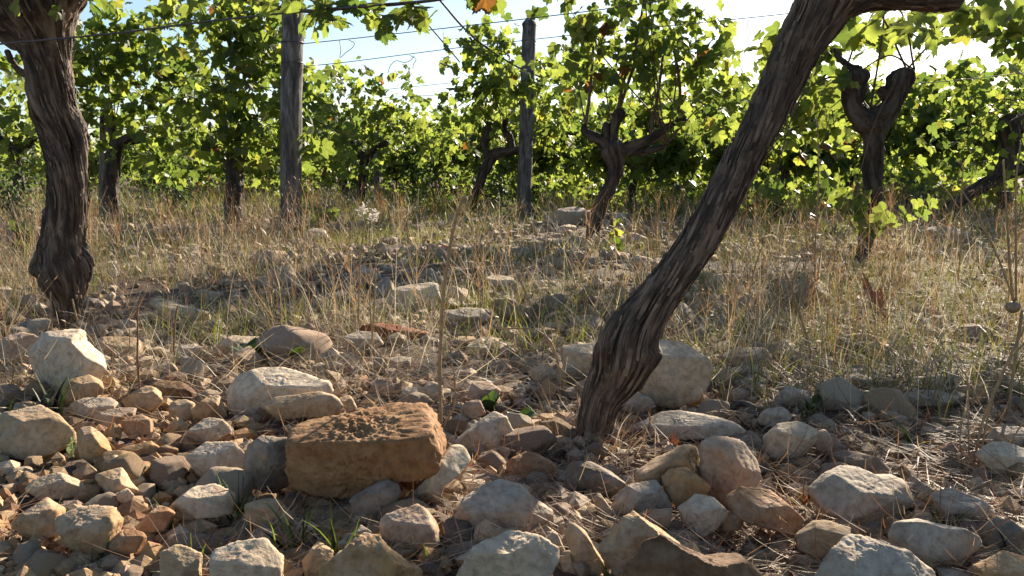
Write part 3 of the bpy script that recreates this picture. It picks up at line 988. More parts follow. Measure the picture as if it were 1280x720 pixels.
def dry_grass():
    rng = np.random.default_rng(5)
    acc = Acc()
    tus = scatter(980, 1.6, 13, dry_density, rng)
    nb = rng.integers(14, 34, len(tus))
    ctr = np.repeat(tus, nb, 0)
    n = len(ctr)
    spread = rng.normal(0, 1, (n, 2)) * np.repeat(rng.uniform(.02, .09, len(tus)), nb)[:, None] * (1 + ctr[:, 1:2] * .12)
    b = ctr + spread
    px = 640 + F * b[:, 0] / b[:, 1]
    tall = np.where((px < 430) & (b[:, 1] > 2.8), np.where(b[:, 1] > 3.6, 1.65, 1.25), np.where(px > 900, np.where(b[:, 1] > 3.5, 1.45, 1.0), .85))
    tall = np.where((px > 430) & (px < 900) & (b[:, 1] > 3.8), np.where(b[:, 1] > 5.2, 1.35, .75), tall)
    Ln = np.repeat(rng.uniform(.06, .21, len(tus)), nb) * rng.uniform(.5, 1.25, n) * tall
    base = np.stack([b[:, 0], b[:, 1], zfun(b[:, 0], b[:, 1]) - .004], 1)
    tone = np.repeat(rng.integers(0, 5, len(tus)), nb)
    tone = np.where(rng.uniform(0, 1, n) < .35, rng.integers(0, 5, n), tone)
    cols = STRAW[tone] * rng.uniform(.7, 1.15, (n, 1))
    dk = np.repeat(rng.uniform(0, 1, len(tus)) < .2, nb)
    cols[dk] *= np.array([.4, .36, .34])
    gr = np.repeat(rng.uniform(0, 1, len(tus)) < .32, nb)
    cols[gr] = np.array([.16, .17, .055]) * rng.uniform(.7, 1.3, (gr.sum(), 1))
    a0 = np.abs(rng.normal(.22, .34, n))
    a1 = a0 + np.abs(rng.normal(.65, .75, n))
    hs = np.where(rng.uniform(0, 1, n) < .3, rng.uniform(.004, .010, n) * np.maximum(1, b[:, 1] / 3), 0)
    w = rng.uniform(.0012, .0028, n) * np.maximum(1, b[:, 1] / 3.2)
    ribbons(acc, base, rng.uniform(0, 6.28, n), Ln, a0, a1, w, cols, 4, 1.0, headsz=hs)
    # taller thin culms
    cu = scatter(780, 1.7, 9, dry_density, rng)
    n = len(cu)
    base = np.stack([cu[:, 0], cu[:, 1], zfun(cu[:, 0], cu[:, 1]) - .004], 1)
    cols = STRAW[rng.integers(0, 4, n)] * rng.uniform(.85, 1.2, (n, 1))
    a0 = np.abs(rng.normal(.1, .24, n)); a1 = a0 + np.abs(rng.normal(.25, .4, n))
    ribbons(acc, base, rng.uniform(0, 6.28, n), rng.uniform(.14, .36, n), a0, a1, rng.uniform(.0013, .0026, n) * np.maximum(1, cu[:, 1] / 3.5), cols, 6, 1.0,
            headsz=np.where(rng.uniform(0, 1, n) < .55, rng.uniform(.005, .012, n), 0))
    # trampled thatch lying between the clumps
    n = 9000
    th = np.stack([rng.uniform(-.66, .66, n), 1 / (1 / 1.7 + (1 / 9.0 - 1 / 1.7) * rng.uniform(0, 1, n))], 1)
    th[:, 0] *= th[:, 1]
    kp = vnoise(np.stack([th[:, 0] * 2.2, th[:, 1] * 2.2, 0 * th[:, 0]], 1), 77) > -.2
    th = th[kp]; n = len(th)
    a0 = rng.normal(1.25, .3, n)
    ribbons(acc, np.stack([th[:, 0], th[:, 1], zfun(th[:, 0], th[:, 1]) + rng.uniform(0, .03, n)], 1), rng.uniform(0, 6.28, n), rng.uniform(.04, .18, n), a0, a0 + rng.normal(.3, .5, n),
            rng.uniform(.0015, .003, n) * np.maximum(1, th[:, 1] / 3.2), STRAW[rng.integers(0, 5, n)] * rng.uniform(.6, 1.1, (n, 1)), 4)
    # branching dead weeds with little heads
    we = scatter(620, 1.9, 9, lambda x, d: dry_density(x, d) * (1.2 if x < -.2 * d else .5), rng)
    n = len(we)
    base = np.stack([we[:, 0], we[:, 1], zfun(we[:, 0], we[:, 1]) - .004], 1)
    hd = rng.uniform(0, 6.28, n); Lw = rng.uniform(.14, .42, n); aw = np.abs(rng.normal(.1, .15, n))
    wc = np.array([[.25, .15, .085], [.33, .21, .12], [.40, .29, .17], [.20, .12, .07]])[rng.integers(0, 4, n)] * rng.uniform(.8, 1.2, (n, 1))
    wd = np.maximum(1, we[:, 1] / 3.5)
    ribbons(acc, base, hd, Lw, aw, aw + .05, .0028 * wd, wc, 4)
    for k in range(9):
        fq = rng.uniform(.25, .98, n)
        bb = base + np.stack([np.sin(aw) * np.cos(hd), np.sin(aw) * np.sin(hd), np.cos(aw)], 1) * (Lw * fq)[:, None]
        a0 = rng.uniform(.4, 1.0, n)
        ribbons(acc, bb, rng.uniform(0, 6.28, n), Lw * (1.08 - fq) * rng.uniform(.35, .8, n) + .02, a0, a0 - rng.uniform(-.2, .6, n), .0018 * wd, wc * 1.1, 3,
                headsz=np.where(rng.uniform(0, 1, n) < .8, rng.uniform(.004, .008, n) * wd, 0))
    o = link('dry_grass', acc.mesh('dry_grass', M_STRAW, False))
    tag(o, 'dry straw-coloured grass growing between the vine rows', None, None, 'stuff')
    # low green growth
    acc = Acc()
    tus = scatter(1500, 1.7, 18, lambda x, d: dry_density(x, d) * (.45 if d < 4.5 else 1.3) + (.9 if d > 7.5 else 0), rng)
    nb = rng.integers(10, 26, len(tus))
    ctr = np.repeat(tus, nb, 0)
    n = len(ctr)
    b = ctr + rng.normal(0, .05, (n, 2)) * (1 + ctr[:, 1:2] * .12)
    base = np.stack([b[:, 0], b[:, 1], zfun(b[:, 0], b[:, 1]) - .004], 1)
    t = rng.uniform(0, 1, (n, 1))
    cols = ((1 - t) * np.array([.055, .085, .025]) + t * np.array([.15, .16, .05])) * rng.uniform(.8, 1.2, (n, 1))
    a0 = np.abs(rng.normal(.3, .3, n))
    ribbons(acc, base, rng.uniform(0, 6.28, n), rng.uniform(.04, .14, n) * np.where(b[:, 1] > 8, 2.2, 1), a0, a0 + np.abs(rng.normal(.5, .5, n)), rng.uniform(.002, .0045, n) * np.maximum(1, b[:, 1] / 4), cols, 3)
    o = link('green_grass', acc.mesh('green_grass', M_GREEN, False))
    tag(o, 'low green grass and weeds among the dry grass', None, None, 'stuff')


def litter():
    rng = np.random.default_rng(9)
    acc = Acc()
    n = 26000
    d = 1 / (1 / .93 + (1 / 8.0 - 1 / .93) * rng.uniform(0, 1, n))
    x = rng.uniform(-.64, .64, n) * d
    nz = vnoise(np.stack([x * 4, d * 4, 0 * x], 1), 41)
    k = (nz + rng.uniform(-.6, .6, n) > -.12) | (x > .25) | (d > 1.8)
    x, d = x[k], d[k]
    n = len(x)
    base = np.stack([x, d, zfun(x, d) + rng.uniform(.0, .022, n)], 1)
    pal = np.array([[.34, .20, .11], [.26, .13, .07], [.42, .29, .17], [.18, .09, .05], [.5, .4, .27]])
    cols = pal[rng.integers(0, 5, n)] * rng.uniform(.75, 1.2, (n, 1))
    a0 = rng.normal(1.5, .28, n)
    ribbons(acc, base, rng.uniform(0, 6.28, n), rng.uniform(.02, .11, n), a0, a0 + rng.normal(.05, .4, n), rng.uniform(.0009, .0022, n), cols, 3, 2.0)
    for mx, my in MOUNDS:
        n = 260
        a = rng.uniform(0, 6.28, n); q = np.abs(rng.normal(.02, .05, n)) + .045
        x, d = mx + np.cos(a) * q, my + np.sin(a) * q
        a0 = rng.normal(1.3, .35, n)
        ribbons(acc, np.stack([x, d, zfun(x, d) + rng.uniform(0, .018, n)], 1), a + rng.normal(1.5, .8, n), rng.uniform(.015, .07, n), a0, a0 + rng.normal(.1, .4, n),
                rng.uniform(.001, .0035, n), pal[rng.integers(0, 5, n)] * rng.uniform(.5, 1.0, (n, 1)), 3, 2.0)
        n = 34
        a = rng.uniform(0, 6.28, n); q = rng.uniform(.04, .10, n)
        x, d = mx + np.cos(a) * q, my + np.sin(a) * q
        a0 = np.abs(rng.normal(.25, .25, n))
        ribbons(acc, np.stack([x, d, zfun(x, d)], 1), a, rng.uniform(.03, .11, n), a0, a0 + np.abs(rng.normal(.4, .4, n)), rng.uniform(.001, .002, n), STRAW[rng.integers(0, 5, n)], 5)
    # crumbled leaf flakes
    n = 1500
    d = 1 / (1 / .95 + (1 / 5.0 - 1 / .95) * rng.uniform(0, 1, n))
    x = rng.uniform(-.64, .64, n) * d
    pos = np.stack([x, d, zfun(x, d) + .006], 1)
    pal = np.array([[.20, .10, .05], [.28, .17, .09], [.14, .075, .045]])
    leaves(acc, pos, rng.uniform(.006, .02, n), rng, 1, .1, pal[rng.integers(0, 3, n)] * rng.uniform(.7, 1.2, (n, 1)))
    o = link('plant_litter', acc.mesh('plant_litter', M_DRYLEAF, False))
    tag(o, 'dead stalks and leaf crumbs lying on the soil', None, None, 'stuff')


dry_grass()
litter()
# ------------------------------------------------------------------ vines
def bark_strips(acc, fr, n, rng, lmin=.03, lmax=.10, lo=0., hi=1., twist=3.0):
    """loose peeling bark fibres standing off the trunk"""
    C, Rd, T, Ns, Bs, L = fr
    tot = L[-1]
    for _ in range(n):
        s0 = rng.uniform(lo, hi) * tot
        ln = rng.uniform(lmin, lmax)
        th0 = rng.uniform(0, 6.28)
        w = rng.uniform(.0008, .0042)
        lift = rng.uniform(.02, .30)
        ps = []
        for k in range(6):
            s = np.clip(s0 + ln * k / 5, 0, tot * .995)
            i = min(int(np.searchsorted(L, s)), len(L) - 1)
            th = th0 - twist * (s - s0)
            r = Rd[i] * (1.03 + lift * ((k / 5 - .35) ** 2) * 2 + .03 * rng.uniform())
            ps.append((C[i] + (Ns[i] * math.cos(th) + Bs[i] * math.sin(th)) * r, -Ns[i] * math.sin(th) + Bs[i] * math.cos(th)))
        V = []
        for k, (p, sd) in enumerate(ps):
            ww = w * (1 - .75 * abs(k / 5 - .4))
            V += [p - sd * ww, p + sd * ww]
        V = np.array(V)
        f = np.array([[2 * k, 2 * k + 1, 2 * k + 3, 2 * k + 2] for k in range(5)])
        co = np.stack([np.full(12, th0 * .02), np.zeros(12), np.repeat(np.linspace(s0, s0 + ln, 6), 2)], 1) + rng.uniform(0, .2)
        acc.add(V, [f], None, co)


def vine(label, d, trunk, arms=(), blobs=(), canes=(), lsize=(.045, .085), lod=2, dense=1.0, strips=0, bark=.10, lump=.10,
         twist=2.5, res=1.0, seed=0, mat=None, autocanes=11, group='grapevines in trained rows', autumn=.005):
    rng = np.random.default_rng(900 + seed)
    mat = mat or M_BARK
    Pt, Rd = to_ground(*px_path(trunk, d))
    base = np.array([Pt[0][0], Pt[0][1], 0.0])
    root = empty('grapevine', base, label, 'grapevine', group)
    ringd = max(40, int(230 * res)); segd = max(20, int(110 * res))
    V, Fs, co, fr = tube(Pt, Rd, ringd, segd, bark, twist, lump, seed)
    acc = Acc(); acc.add(V, Fs, None, co)
    if strips: bark_strips(acc, fr, strips, rng, twist=twist)
    link('trunk', acc.mesh('trunk', mat, True, base), (0, 0, 0), root)
    tips = [Pt[-1]]
    for a in arms:
        Pa, Ra = px_path(a, d)
        V, Fs, co, fr2 = tube(Pa, Ra, max(24, int(90 * res)), max(16, int(72 * res)), bark * 1.1, twist, lump * 1.3, seed + 7 + len(tips))
        acc = Acc(); acc.add(V, Fs, None, co)
        if strips: bark_strips(acc, fr2, strips // 4, rng, .02, .06, twist=twist)
        link('arm', acc.mesh('arm', mat, True, base), (0, 0, 0), root)
        tips.append(Pa[-1])
    allp = []
    if blobs:
        acc = Acc()
        for b in blobs:
            px, py, rx, ry, n = b[:5]
            bd = b[5] if len(b) > 5 else d
            dr = b[6] if len(b) > 6 else .28
            p = blob_points(int(n * dense), px, py, rx, ry, bd, dr, rng)
            p = p[p[:, 2] > .05]
            allp.append(p)
            leaves(acc, p, (lsize[0] + (lsize[1] - lsize[0]) * rng.beta(1.6, 1.6, len(p)) * 1.25 - .012) * (b[7] if len(b) > 7 else 1), rng, lod, .75, leaf_cols(len(p), rng, autumn))
        link('foliage', acc.mesh('foliage', M_LEAF, False, base), (0, 0, 0), root)
    for c in canes:
        Pc, Rc = px_path(c, d)
        V, Fs, co, _ = tube(Pc, Rc, 30, 8, 0, 0, .12, seed + 31)
        acc = Acc(); acc.add(V, Fs)
        link('cane', acc.mesh('cane', M_CANE, True, base), (0, 0, 0), root)
    if allp:
        ap = np.concatenate(allp)
        for k in range(autocanes):
            t = tips[int(rng.integers(len(tips)))]
            near = ap[np.linalg.norm(ap - t, axis=1) < 1.3]
            if not len(near): continue
            e = near[int(rng.integers(len(near)))]
            m = (t + e) / 2 + np.array([rng.uniform(-.08, .08), rng.uniform(-.05, .05), rng.uniform(.03, .18)])
            V, Fs, co, _ = tube([t, m, e], [.0055, .0042, .0018], 22, 7, 0, 0, .15, seed + k)
            acc = Acc(); acc.add(V, Fs)
            link('cane', acc.mesh('cane', M_CANE, True, base), (0, 0, 0), root)
    return root


# the leaning vine in front
vine('thick leaning grapevine with a knotted foot rising from the foreground stones', 1.43,
     [(728, 610, 74), (737, 570, 54), (744, 530, 47), (754, 496, 50), (771, 468, 66), (781, 444, 79), (789, 420, 75), (804, 396, 60), (826, 366, 52), (855, 328, 48),
      (883, 285, 46), (909, 238, 44), (933, 192, 45), (957, 148, 48), (977, 105, 51), (997, 62, 54), (1021, 22, 62), (1040, -12, 72), (1050, -45, 62)],
     arms=[[(1018, 18, 50), (1050, -2, 54), (1090, -12, 50), (1140, -9, 46), (1180, -4, 38), (1204, 0, 22)],
           [(1046, -30, 50), (1020, -70, 44), (970, -100, 36), (900, -120, 28)]],
     blobs=[(900, -190, 200, 100, 130, 1.5, .3), (1250, -150, 180, 90, 110, 1.3, .3), (1110, 26, 46, 14, 9, 1.7, .06), (1236, 8, 45, 16, 14, 1.9, .1), (1180, 34, 80, 24, 14, 2.4, .12)],
     lsize=(.05, .08), lod=3, strips=700, bark=.115, lump=.10, twist=3.2, res=1.9, seed=3, autocanes=0)
# gnarled vine at the left
vine('gnarled upright grapevine with a swollen burr near its foot, at the left', 2.6,
     [(84, 412, 40), (84, 395, 35), (84, 378, 38), (83, 360, 54), (80, 338, 66), (78, 318, 60), (79, 293, 51), (85, 262, 47), (86, 230, 46), (84, 200, 47), (78, 167, 51),
      (68, 133, 52), (64, 100, 50), (60, 67, 55), (57, 43, 66), (50, 15, 88), (44, -20, 96), (40, -60, 80)],
     arms=[[(92, 322, 34), (104, 332, 24), (107, 346, 14), (100, 362, 8)], [(62, 330, 40), (50, 338, 26), (46, 347, 12)], [(50, 30, 70), (10, 20, 64), (-40, 0, 56), (-110, -30, 44)], [(60, 15, 60), (90, -15, 40), (130, -50, 30)],
           [(44, 85, 9), (32, 92, 8), (18, 82, 7), (8, 62, 6)], [(100, 312, 12), (108, 318, 10), (114, 330, 6), (118, 332, 3)]],
     blobs=[(150, -70, 140, 60, 90, 2.4, .2), (-40, -40, 120, 60, 50, 2.3, .2), (122, 0, 10, 6, 3, 2.3, .02), (4, 82, 9, 16, 4, 2.0, .03), (222, 2, 30, 10, 5, 2.2, .05),
            (330, -12, 70, 16, 16, 2.2, .08), (440, 8, 90, 14, 24, 2.15, .06), (400, 22, 30, 14, 10, 2.15, .05), (470, 30, 14, 14, 5, 2.15, .03), (518, 22, 22, 18, 10, 2.15, .05), (600, -5, 25, 10, 6, 2.1, .05)],
     canes=[[(130, -50, 8, 2.5), (240, -20, 7, 2.35), (360, 12, 5, 2.2), (450, 8, 5, 2.15), (545, 0, 4, 2.1), (640, -20, 3, 2.0)]],
     lsize=(.05, .08), lod=3, strips=480, bark=.16, lump=.15, twist=2.2, res=1.5, seed=5, autocanes=0)
# second row
vine('dark forked grapevine with two stubby raised arms, right of the leaning trunk', 4.5,
     [(1073, 334, 15), (1078, 312, 15), (1084, 293, 18), (1090, 265, 19), (1092, 240, 21), (1091, 205, 23), (1092, 175, 25), (1089, 150, 34), (1088, 138, 26)],
     arms=[[(1089, 160, 26), (1077, 147, 27), (1067, 131, 22), (1069, 110, 22), (1070, 97, 24), (1068, 86, 16)], [(1090, 158, 27), (1104, 143, 27), (1118, 125, 24), (1127, 104, 29), (1132, 84, 21)],
           [(1122, 98, 16), (1134, 91, 12), (1143, 87, 8)], [(1068, 118, 12), (1058, 112, 10), (1052, 104, 6)], [(1098, 112, 8), (1106, 118, 14), (1114, 124, 14)], [(1076, 88, 9), (1060, 82, 7), (1048, 72, 6), (1042, 60, 4)]],
     blobs=[(1005, 95, 42, 62, 70, 4.85, .15), (1060, 42, 66, 26, 40, 4.8, .2), (1020, 165, 40, 40, 46, 4.85, .15), (1110, 25, 50, 22, 18), (985, 60, 30, 40, 30, 4.8, .2), (1160, 40, 40, 16, 12), (1160, -60, 150, 60, 80), (1045, 110, 14, 20, 7),
            (1045, 258, 46, 22, 13, 4.3, .12, 1.1), (1108, 268, 34, 20, 13, 4.3, .12, 1.15), (1030, 235, 40, 22, 8, 4.3, .1, 1.0), (960, 235, 14, 18, 6, 4.3, .1), (1155, 255, 14, 10, 3, 4.2, .05)],
     canes=[[(1045, 260, 4), (1080, 275, 4), (1084, 300, 5)], [(1000, 172, 7, 5.2), (1030, 182, 8, 5.2), (1050, 198, 7, 5.2)]],
     lsize=(.07, .13), lod=2, bark=.17, lump=.30, twist=2, res=.9, seed=9, mat=M_BARK_FAR)
vine('grapevine with many crooked arms and a round knob, in front of the free-standing post', 5.8,
     [(739, 312, 20), (741, 295, 19), (745, 275, 18), (756, 248, 17), (766, 225, 18), (770, 205, 22), (768, 188, 29), (768, 174, 18)],
     arms=[[(764, 187, 16), (752, 177, 13), (740, 170, 11), (730, 165, 8), (732, 156, 7)], [(768, 182, 14), (766, 165, 11), (771, 150, 14), (773, 143, 21), (771, 136, 12)],
           [(772, 190, 16), (790, 184, 15), (810, 175, 13), (828, 164, 10), (824, 152, 8)], [(826, 163, 8), (842, 155, 7), (858, 147, 6)], [(760, 176, 9), (757, 162, 9), (758, 152, 7)],
           [(774, 192, 10), (797, 190, 9), (815, 188, 8), (832, 182, 6)]],
     blobs=[(800, 45, 85, 55, 175), (745, 60, 50, 50, 80), (860, 60, 70, 52, 110), (900, 95, 45, 40, 60), (700, 8, 36, 10, 14), (745, 105, 40, 30, 34, 6.25, .15), (830, 112, 60, 32, 46, 6.25, .15), (720, 95, 35, 35, 36, 6.1, .2),
            (800, -50, 130, 50, 130), (880, 140, 50, 30, 34), (800, 62, 8, 14, 3), (770, 290, 14, 16, 12, 5.7, .1)],
     canes=[[(772, 140, 5), (780, 100, 4), (796, 50, 4), (805, 0, 3)], [(812, 172, 5), (822, 120, 4), (830, 60, 3)], [(732, 156, 5), (738, 110, 4), (742, 50, 3)], [(845, 155, 4), (850, 110, 4), (838, 40, 3)],
            [(765, 165, 4), (790, 90, 4), (815, 30, 3)]],
     lsize=(.07, .13), lod=2, bark=.16, lump=.24, twist=2, res=.8, seed=12, mat=M_BARK_FAR)
vine('low sprawling dark grapevine with a thick branch near the ground, at the right edge', 7.0,
     [(1180, 290, 20), (1183, 268, 18), (1195, 255, 15), (1222, 236, 16), (1246, 222, 17), (1257, 205, 20), (1262, 180, 22), (1258, 155, 26), (1250, 148, 18)],
     arms=[[(1250, 222, 15), (1270, 214, 15), (1295, 205, 14)], [(1258, 160, 16), (1275, 150, 14), (1290, 138, 12)], [(1256, 240, 14), (1257, 262, 14)]],
     blobs=[(1215, 145, 46, 38, 66), (1260, 120, 46, 42, 60), (1188, 185, 36, 26, 26), (1240, 195, 46, 30, 30), (1275, 95, 30, 24, 20)],
     lsize=(.07, .13), lod=2, bark=.13, lump=.15, res=.6, seed=15, mat=M_BARK_FAR)
vine('grapevine mostly outside the frame whose leafy shoots hang into the upper right corner', 3.3,
     [(1690, 380, 18), (1692, 320, 22), (1700, 240, 26), (1690, 160, 28), (1680, 110, 34)],
     arms=[[(1680, 110, 26), (1620, 60, 24), (1560, 40, 20)], [(1690, 120, 26), (1760, 60, 24), (1830, 40, 18)]],
     blobs=[(1640, 0, 240, 110, 210, 3.3, .4), (1480, -90, 220, 90, 150, 3.5, .4), (1222, 30, 62, 28, 26, 3.4, .15), (1320, 10, 70, 50, 40, 3.4, .2), (1262, 60, 26, 14, 8, 3.4, .1), (1400, -260, 320, 110, 190, 3.6, .4)],
     canes=[[(1560, 40, 5), (1400, 0, 4), (1280, 20, 3.4), (1170, 34, 2.4)]],
     lsize=(.07, .12), lod=2, bark=.13, lump=.15, res=.5, seed=17, mat=M_BARK_FAR)
# beyond: vines beside the posts
vine('slanting grapevine branching behind the free-standing post', 9.2,
     [(588, 266, 14), (592, 250, 12), (600, 228, 12), (611, 203, 13), (620, 192, 14), (634, 189, 12)],
     arms=[[(622, 192, 12), (645, 188, 11), (665, 184, 9)], [(612, 200, 9), (606, 180, 11), (612, 165, 16), (608, 152, 12)], [(640, 186, 9), (637, 172, 8), (630, 160, 8), (633, 150, 7)]],
     blobs=[(605, 80, 36, 60, 110), (628, 110, 40, 60, 130), (590, 140, 40, 50, 90), (560, 60, 18, 24, 14), (640, 55, 22, 30, 24), (705, 95, 45, 35, 70), (600, 45, 18, 24, 22), (690, 130, 36, 34, 50), (655, 100, 25, 30, 30, 8.4, .1)],
     canes=[[(545, -5, 2.6), (590, 45, 2.6), (640, 80, 2.4), (684, 100, 2)], [(530, 25, 1.8), (560, 60, 1.8), (575, 78, 1.4)]],
     lsize=(.085, .16), lod=2, bark=.12, lump=.16, res=.5, seed=18, mat=M_BARK_FAR)
vine('dark grapevine with an arm reaching right, beside the grey stake at the left', 8.4,
     [(139, 250, 18), (140, 225, 18), (143, 200, 18), (147, 184, 20), (146, 172, 16)],
     arms=[[(148, 182, 15), (160, 174, 14), (172, 172, 14), (180, 164, 10)], [(145, 178, 12), (140, 165, 10), (143, 154, 9)]],
     blobs=[(160, 95, 90, 70, 260), (60, 110, 60, 70, 120), (190, 55, 70, 36, 95), (130, 60, 40, 30, 50), (230, 130, 60, 60, 150), (160, 20, 60, 22, 40), (120, 100, 60, 60, 110), (215, 190, 50, 40, 80), (150, 175, 50, 30, 34, 8.0, .1)],
     lsize=(.085, .16), lod=2, bark=.12, lump=.16, res=.5, seed=21, mat=M_BARK_FAR)
vine('leafy grapevine at the left edge, behind the gnarled vine', 9.6,
     [(22, 256, 14), (24, 230, 13), (20, 205, 13), (23, 185, 15)],
     arms=[[(22, 190, 11), (5, 176, 10), (-8, 170, 8)], [(23, 190, 11), (40, 176, 10), (52, 172, 7)]],
     blobs=[(20, 130, 60, 55, 150), (-10, 175, 50, 45, 90), (45, 180, 45, 40, 80), (70, 205, 36, 28, 40)],
     lsize=(.085, .16), lod=2, bark=.12, lump=.16, res=.45, seed=41, mat=M_BARK_FAR)
vine('shaded grapevine half hidden by leaves left of the tall post', 7.6,
     [(292, 250, 22), (293, 225, 22), (295, 200, 22), (298, 178, 22), (300, 165, 20)],
     arms=[[(300, 168, 15), (310, 152, 15), (322, 146, 10)], [(297, 180, 14), (284, 165, 12), (280, 150, 9)]],
     blobs=[(270, 70, 75, 70, 190), (320, 110, 40, 80, 140), (300, 25, 70, 30, 90), (330, 55, 40, 50, 80), (390, 130, 36, 60, 110), (260, 160, 60, 50, 110), (410, 180, 36, 50, 80), (340, 190, 40, 40, 60), (250, 10, 70, 25, 40), (405, 268, 16, 10, 10, 6.1, .1), (395, 180, 16, 20, 12, 6.1, .08), (298, 165, 40, 34, 36, 7.3, .1)],
     lsize=(.085, .16), lod=2, bark=.12, lump=.16, res=.5, seed=24, mat=M_BARK_FAR)
vine('leafy grapevine between the tall post and the thin far stake', 11.5,
     [(452, 246, 10), (452, 225, 10), (455, 205, 11), (458, 190, 12)],
     arms=[[(456, 195, 9), (440, 180, 8), (428, 176, 6)], [(457, 195, 9), (474, 182, 8), (486, 178, 6)]],
     blobs=[(440, 130, 45, 50, 130), (490, 120, 30, 36, 70), (470, 170, 60, 40, 120), (410, 110, 30, 30, 50), (512, 96, 16, 8, 8), (430, 200, 40, 30, 50), (540, 150, 40, 26, 60), (540, 185, 40, 30, 60), (456, 190, 34, 26, 26, 11.1, .1)],
     lsize=(.085, .16), lod=2, bark=.12, lump=.16, res=.4, seed=27, mat=M_BARK_FAR, autocanes=3)
vine('leafy grapevine behind the leaning trunk, below the pale sky gap', 10.5,
     [(935, 244, 10), (936, 225, 10), (933, 205, 11), (935, 192, 12)],
     arms=[[(934, 197, 9), (916, 184, 8), (902, 178, 6)], [(935, 196, 9), (955, 186, 8), (972, 180, 6)]],
     blobs=[(920, 150, 50, 40, 110), (980, 170, 40, 34, 70), (880, 170, 40, 40, 80), (900, 115, 36, 26, 50)],
     lsize=(.085, .16), lod=2, bark=.12, lump=.16, res=.4, seed=30, mat=M_BARK_FAR, autocanes=3)


# distant rows: five kinds of whole vine, then copies
def far_vine_parts(k):
    rng = np.random.default_rng(300 + k)
    h = rng.uniform(.62, .78)
    bend = rng.uniform(-.12, .12)
    A = Acc()
    V, Fs, co, _ = tube([(0, 0, -.03), (bend * .4, .02, h * .4), (bend, 0, h * .75), (bend * .8, 0, h)], [.06, .048, .05, .06], 22, 12, .14, 2, .2, k, False)
    A.add(V, Fs, None, co)
    tr = A.mesh('trunk', M_BARK_FAR, True)
    arms = []
    for sgn in (-1, 1):
        A = Acc()
        e = sgn * rng.uniform(.35, .55)
        V, Fs, co, _ = tube([(bend * .8, 0, h * .9), (bend + e * .5, rng.uniform(-.05, .05), h * rng.uniform(.95, 1.1)), (bend + e, 0, h * 1.15), (bend + e * 1.02, 0, h * 1.3)], [.045, .038, .032, .02], 16, 9, .12, 2, .2, k + 3, False)
        A.add(V, Fs, None, co)
        arms.append(A.mesh('arm', M_BARK_FAR, True))
    A = Acc()
    pts = []
    for c in range(36):
        s = rng.uniform(-.95, .95)
        top = rng.uniform(.95, 1.72) if rng.uniform() < .8 else rng.uniform(1.6, 1.95)
        m = int(rng.integers(18, 32))
        t = rng.uniform(0, 1, m)
        sx = s + (t - .3) * rng.uniform(-.35, .35)
        droop = np.where(t > .7, (t - .7) * rng.uniform(0, 1.2), 0)
        z = .62 + (top - .62) * t - droop
        y = rng.uniform(-.3, .3) * t
        pts.append(np.stack([sx + rng.normal(0, .07, m), y + rng.normal(0, .10, m), z + rng.normal(0, .05, m)], 1))
    m = 260
    pts.append(np.stack([rng.uniform(-.9, .9, m), rng.normal(0, .2, m), rng.uniform(.08, .85, m)], 1))
    p = np.concatenate(pts)
    leaves(A, p, rng.uniform(.105, .185, len(p)), rng, 1, .75, leaf_cols(len(p), rng, .006))
    return tr, arms, A.mesh('foliage', M_LEAF, False)


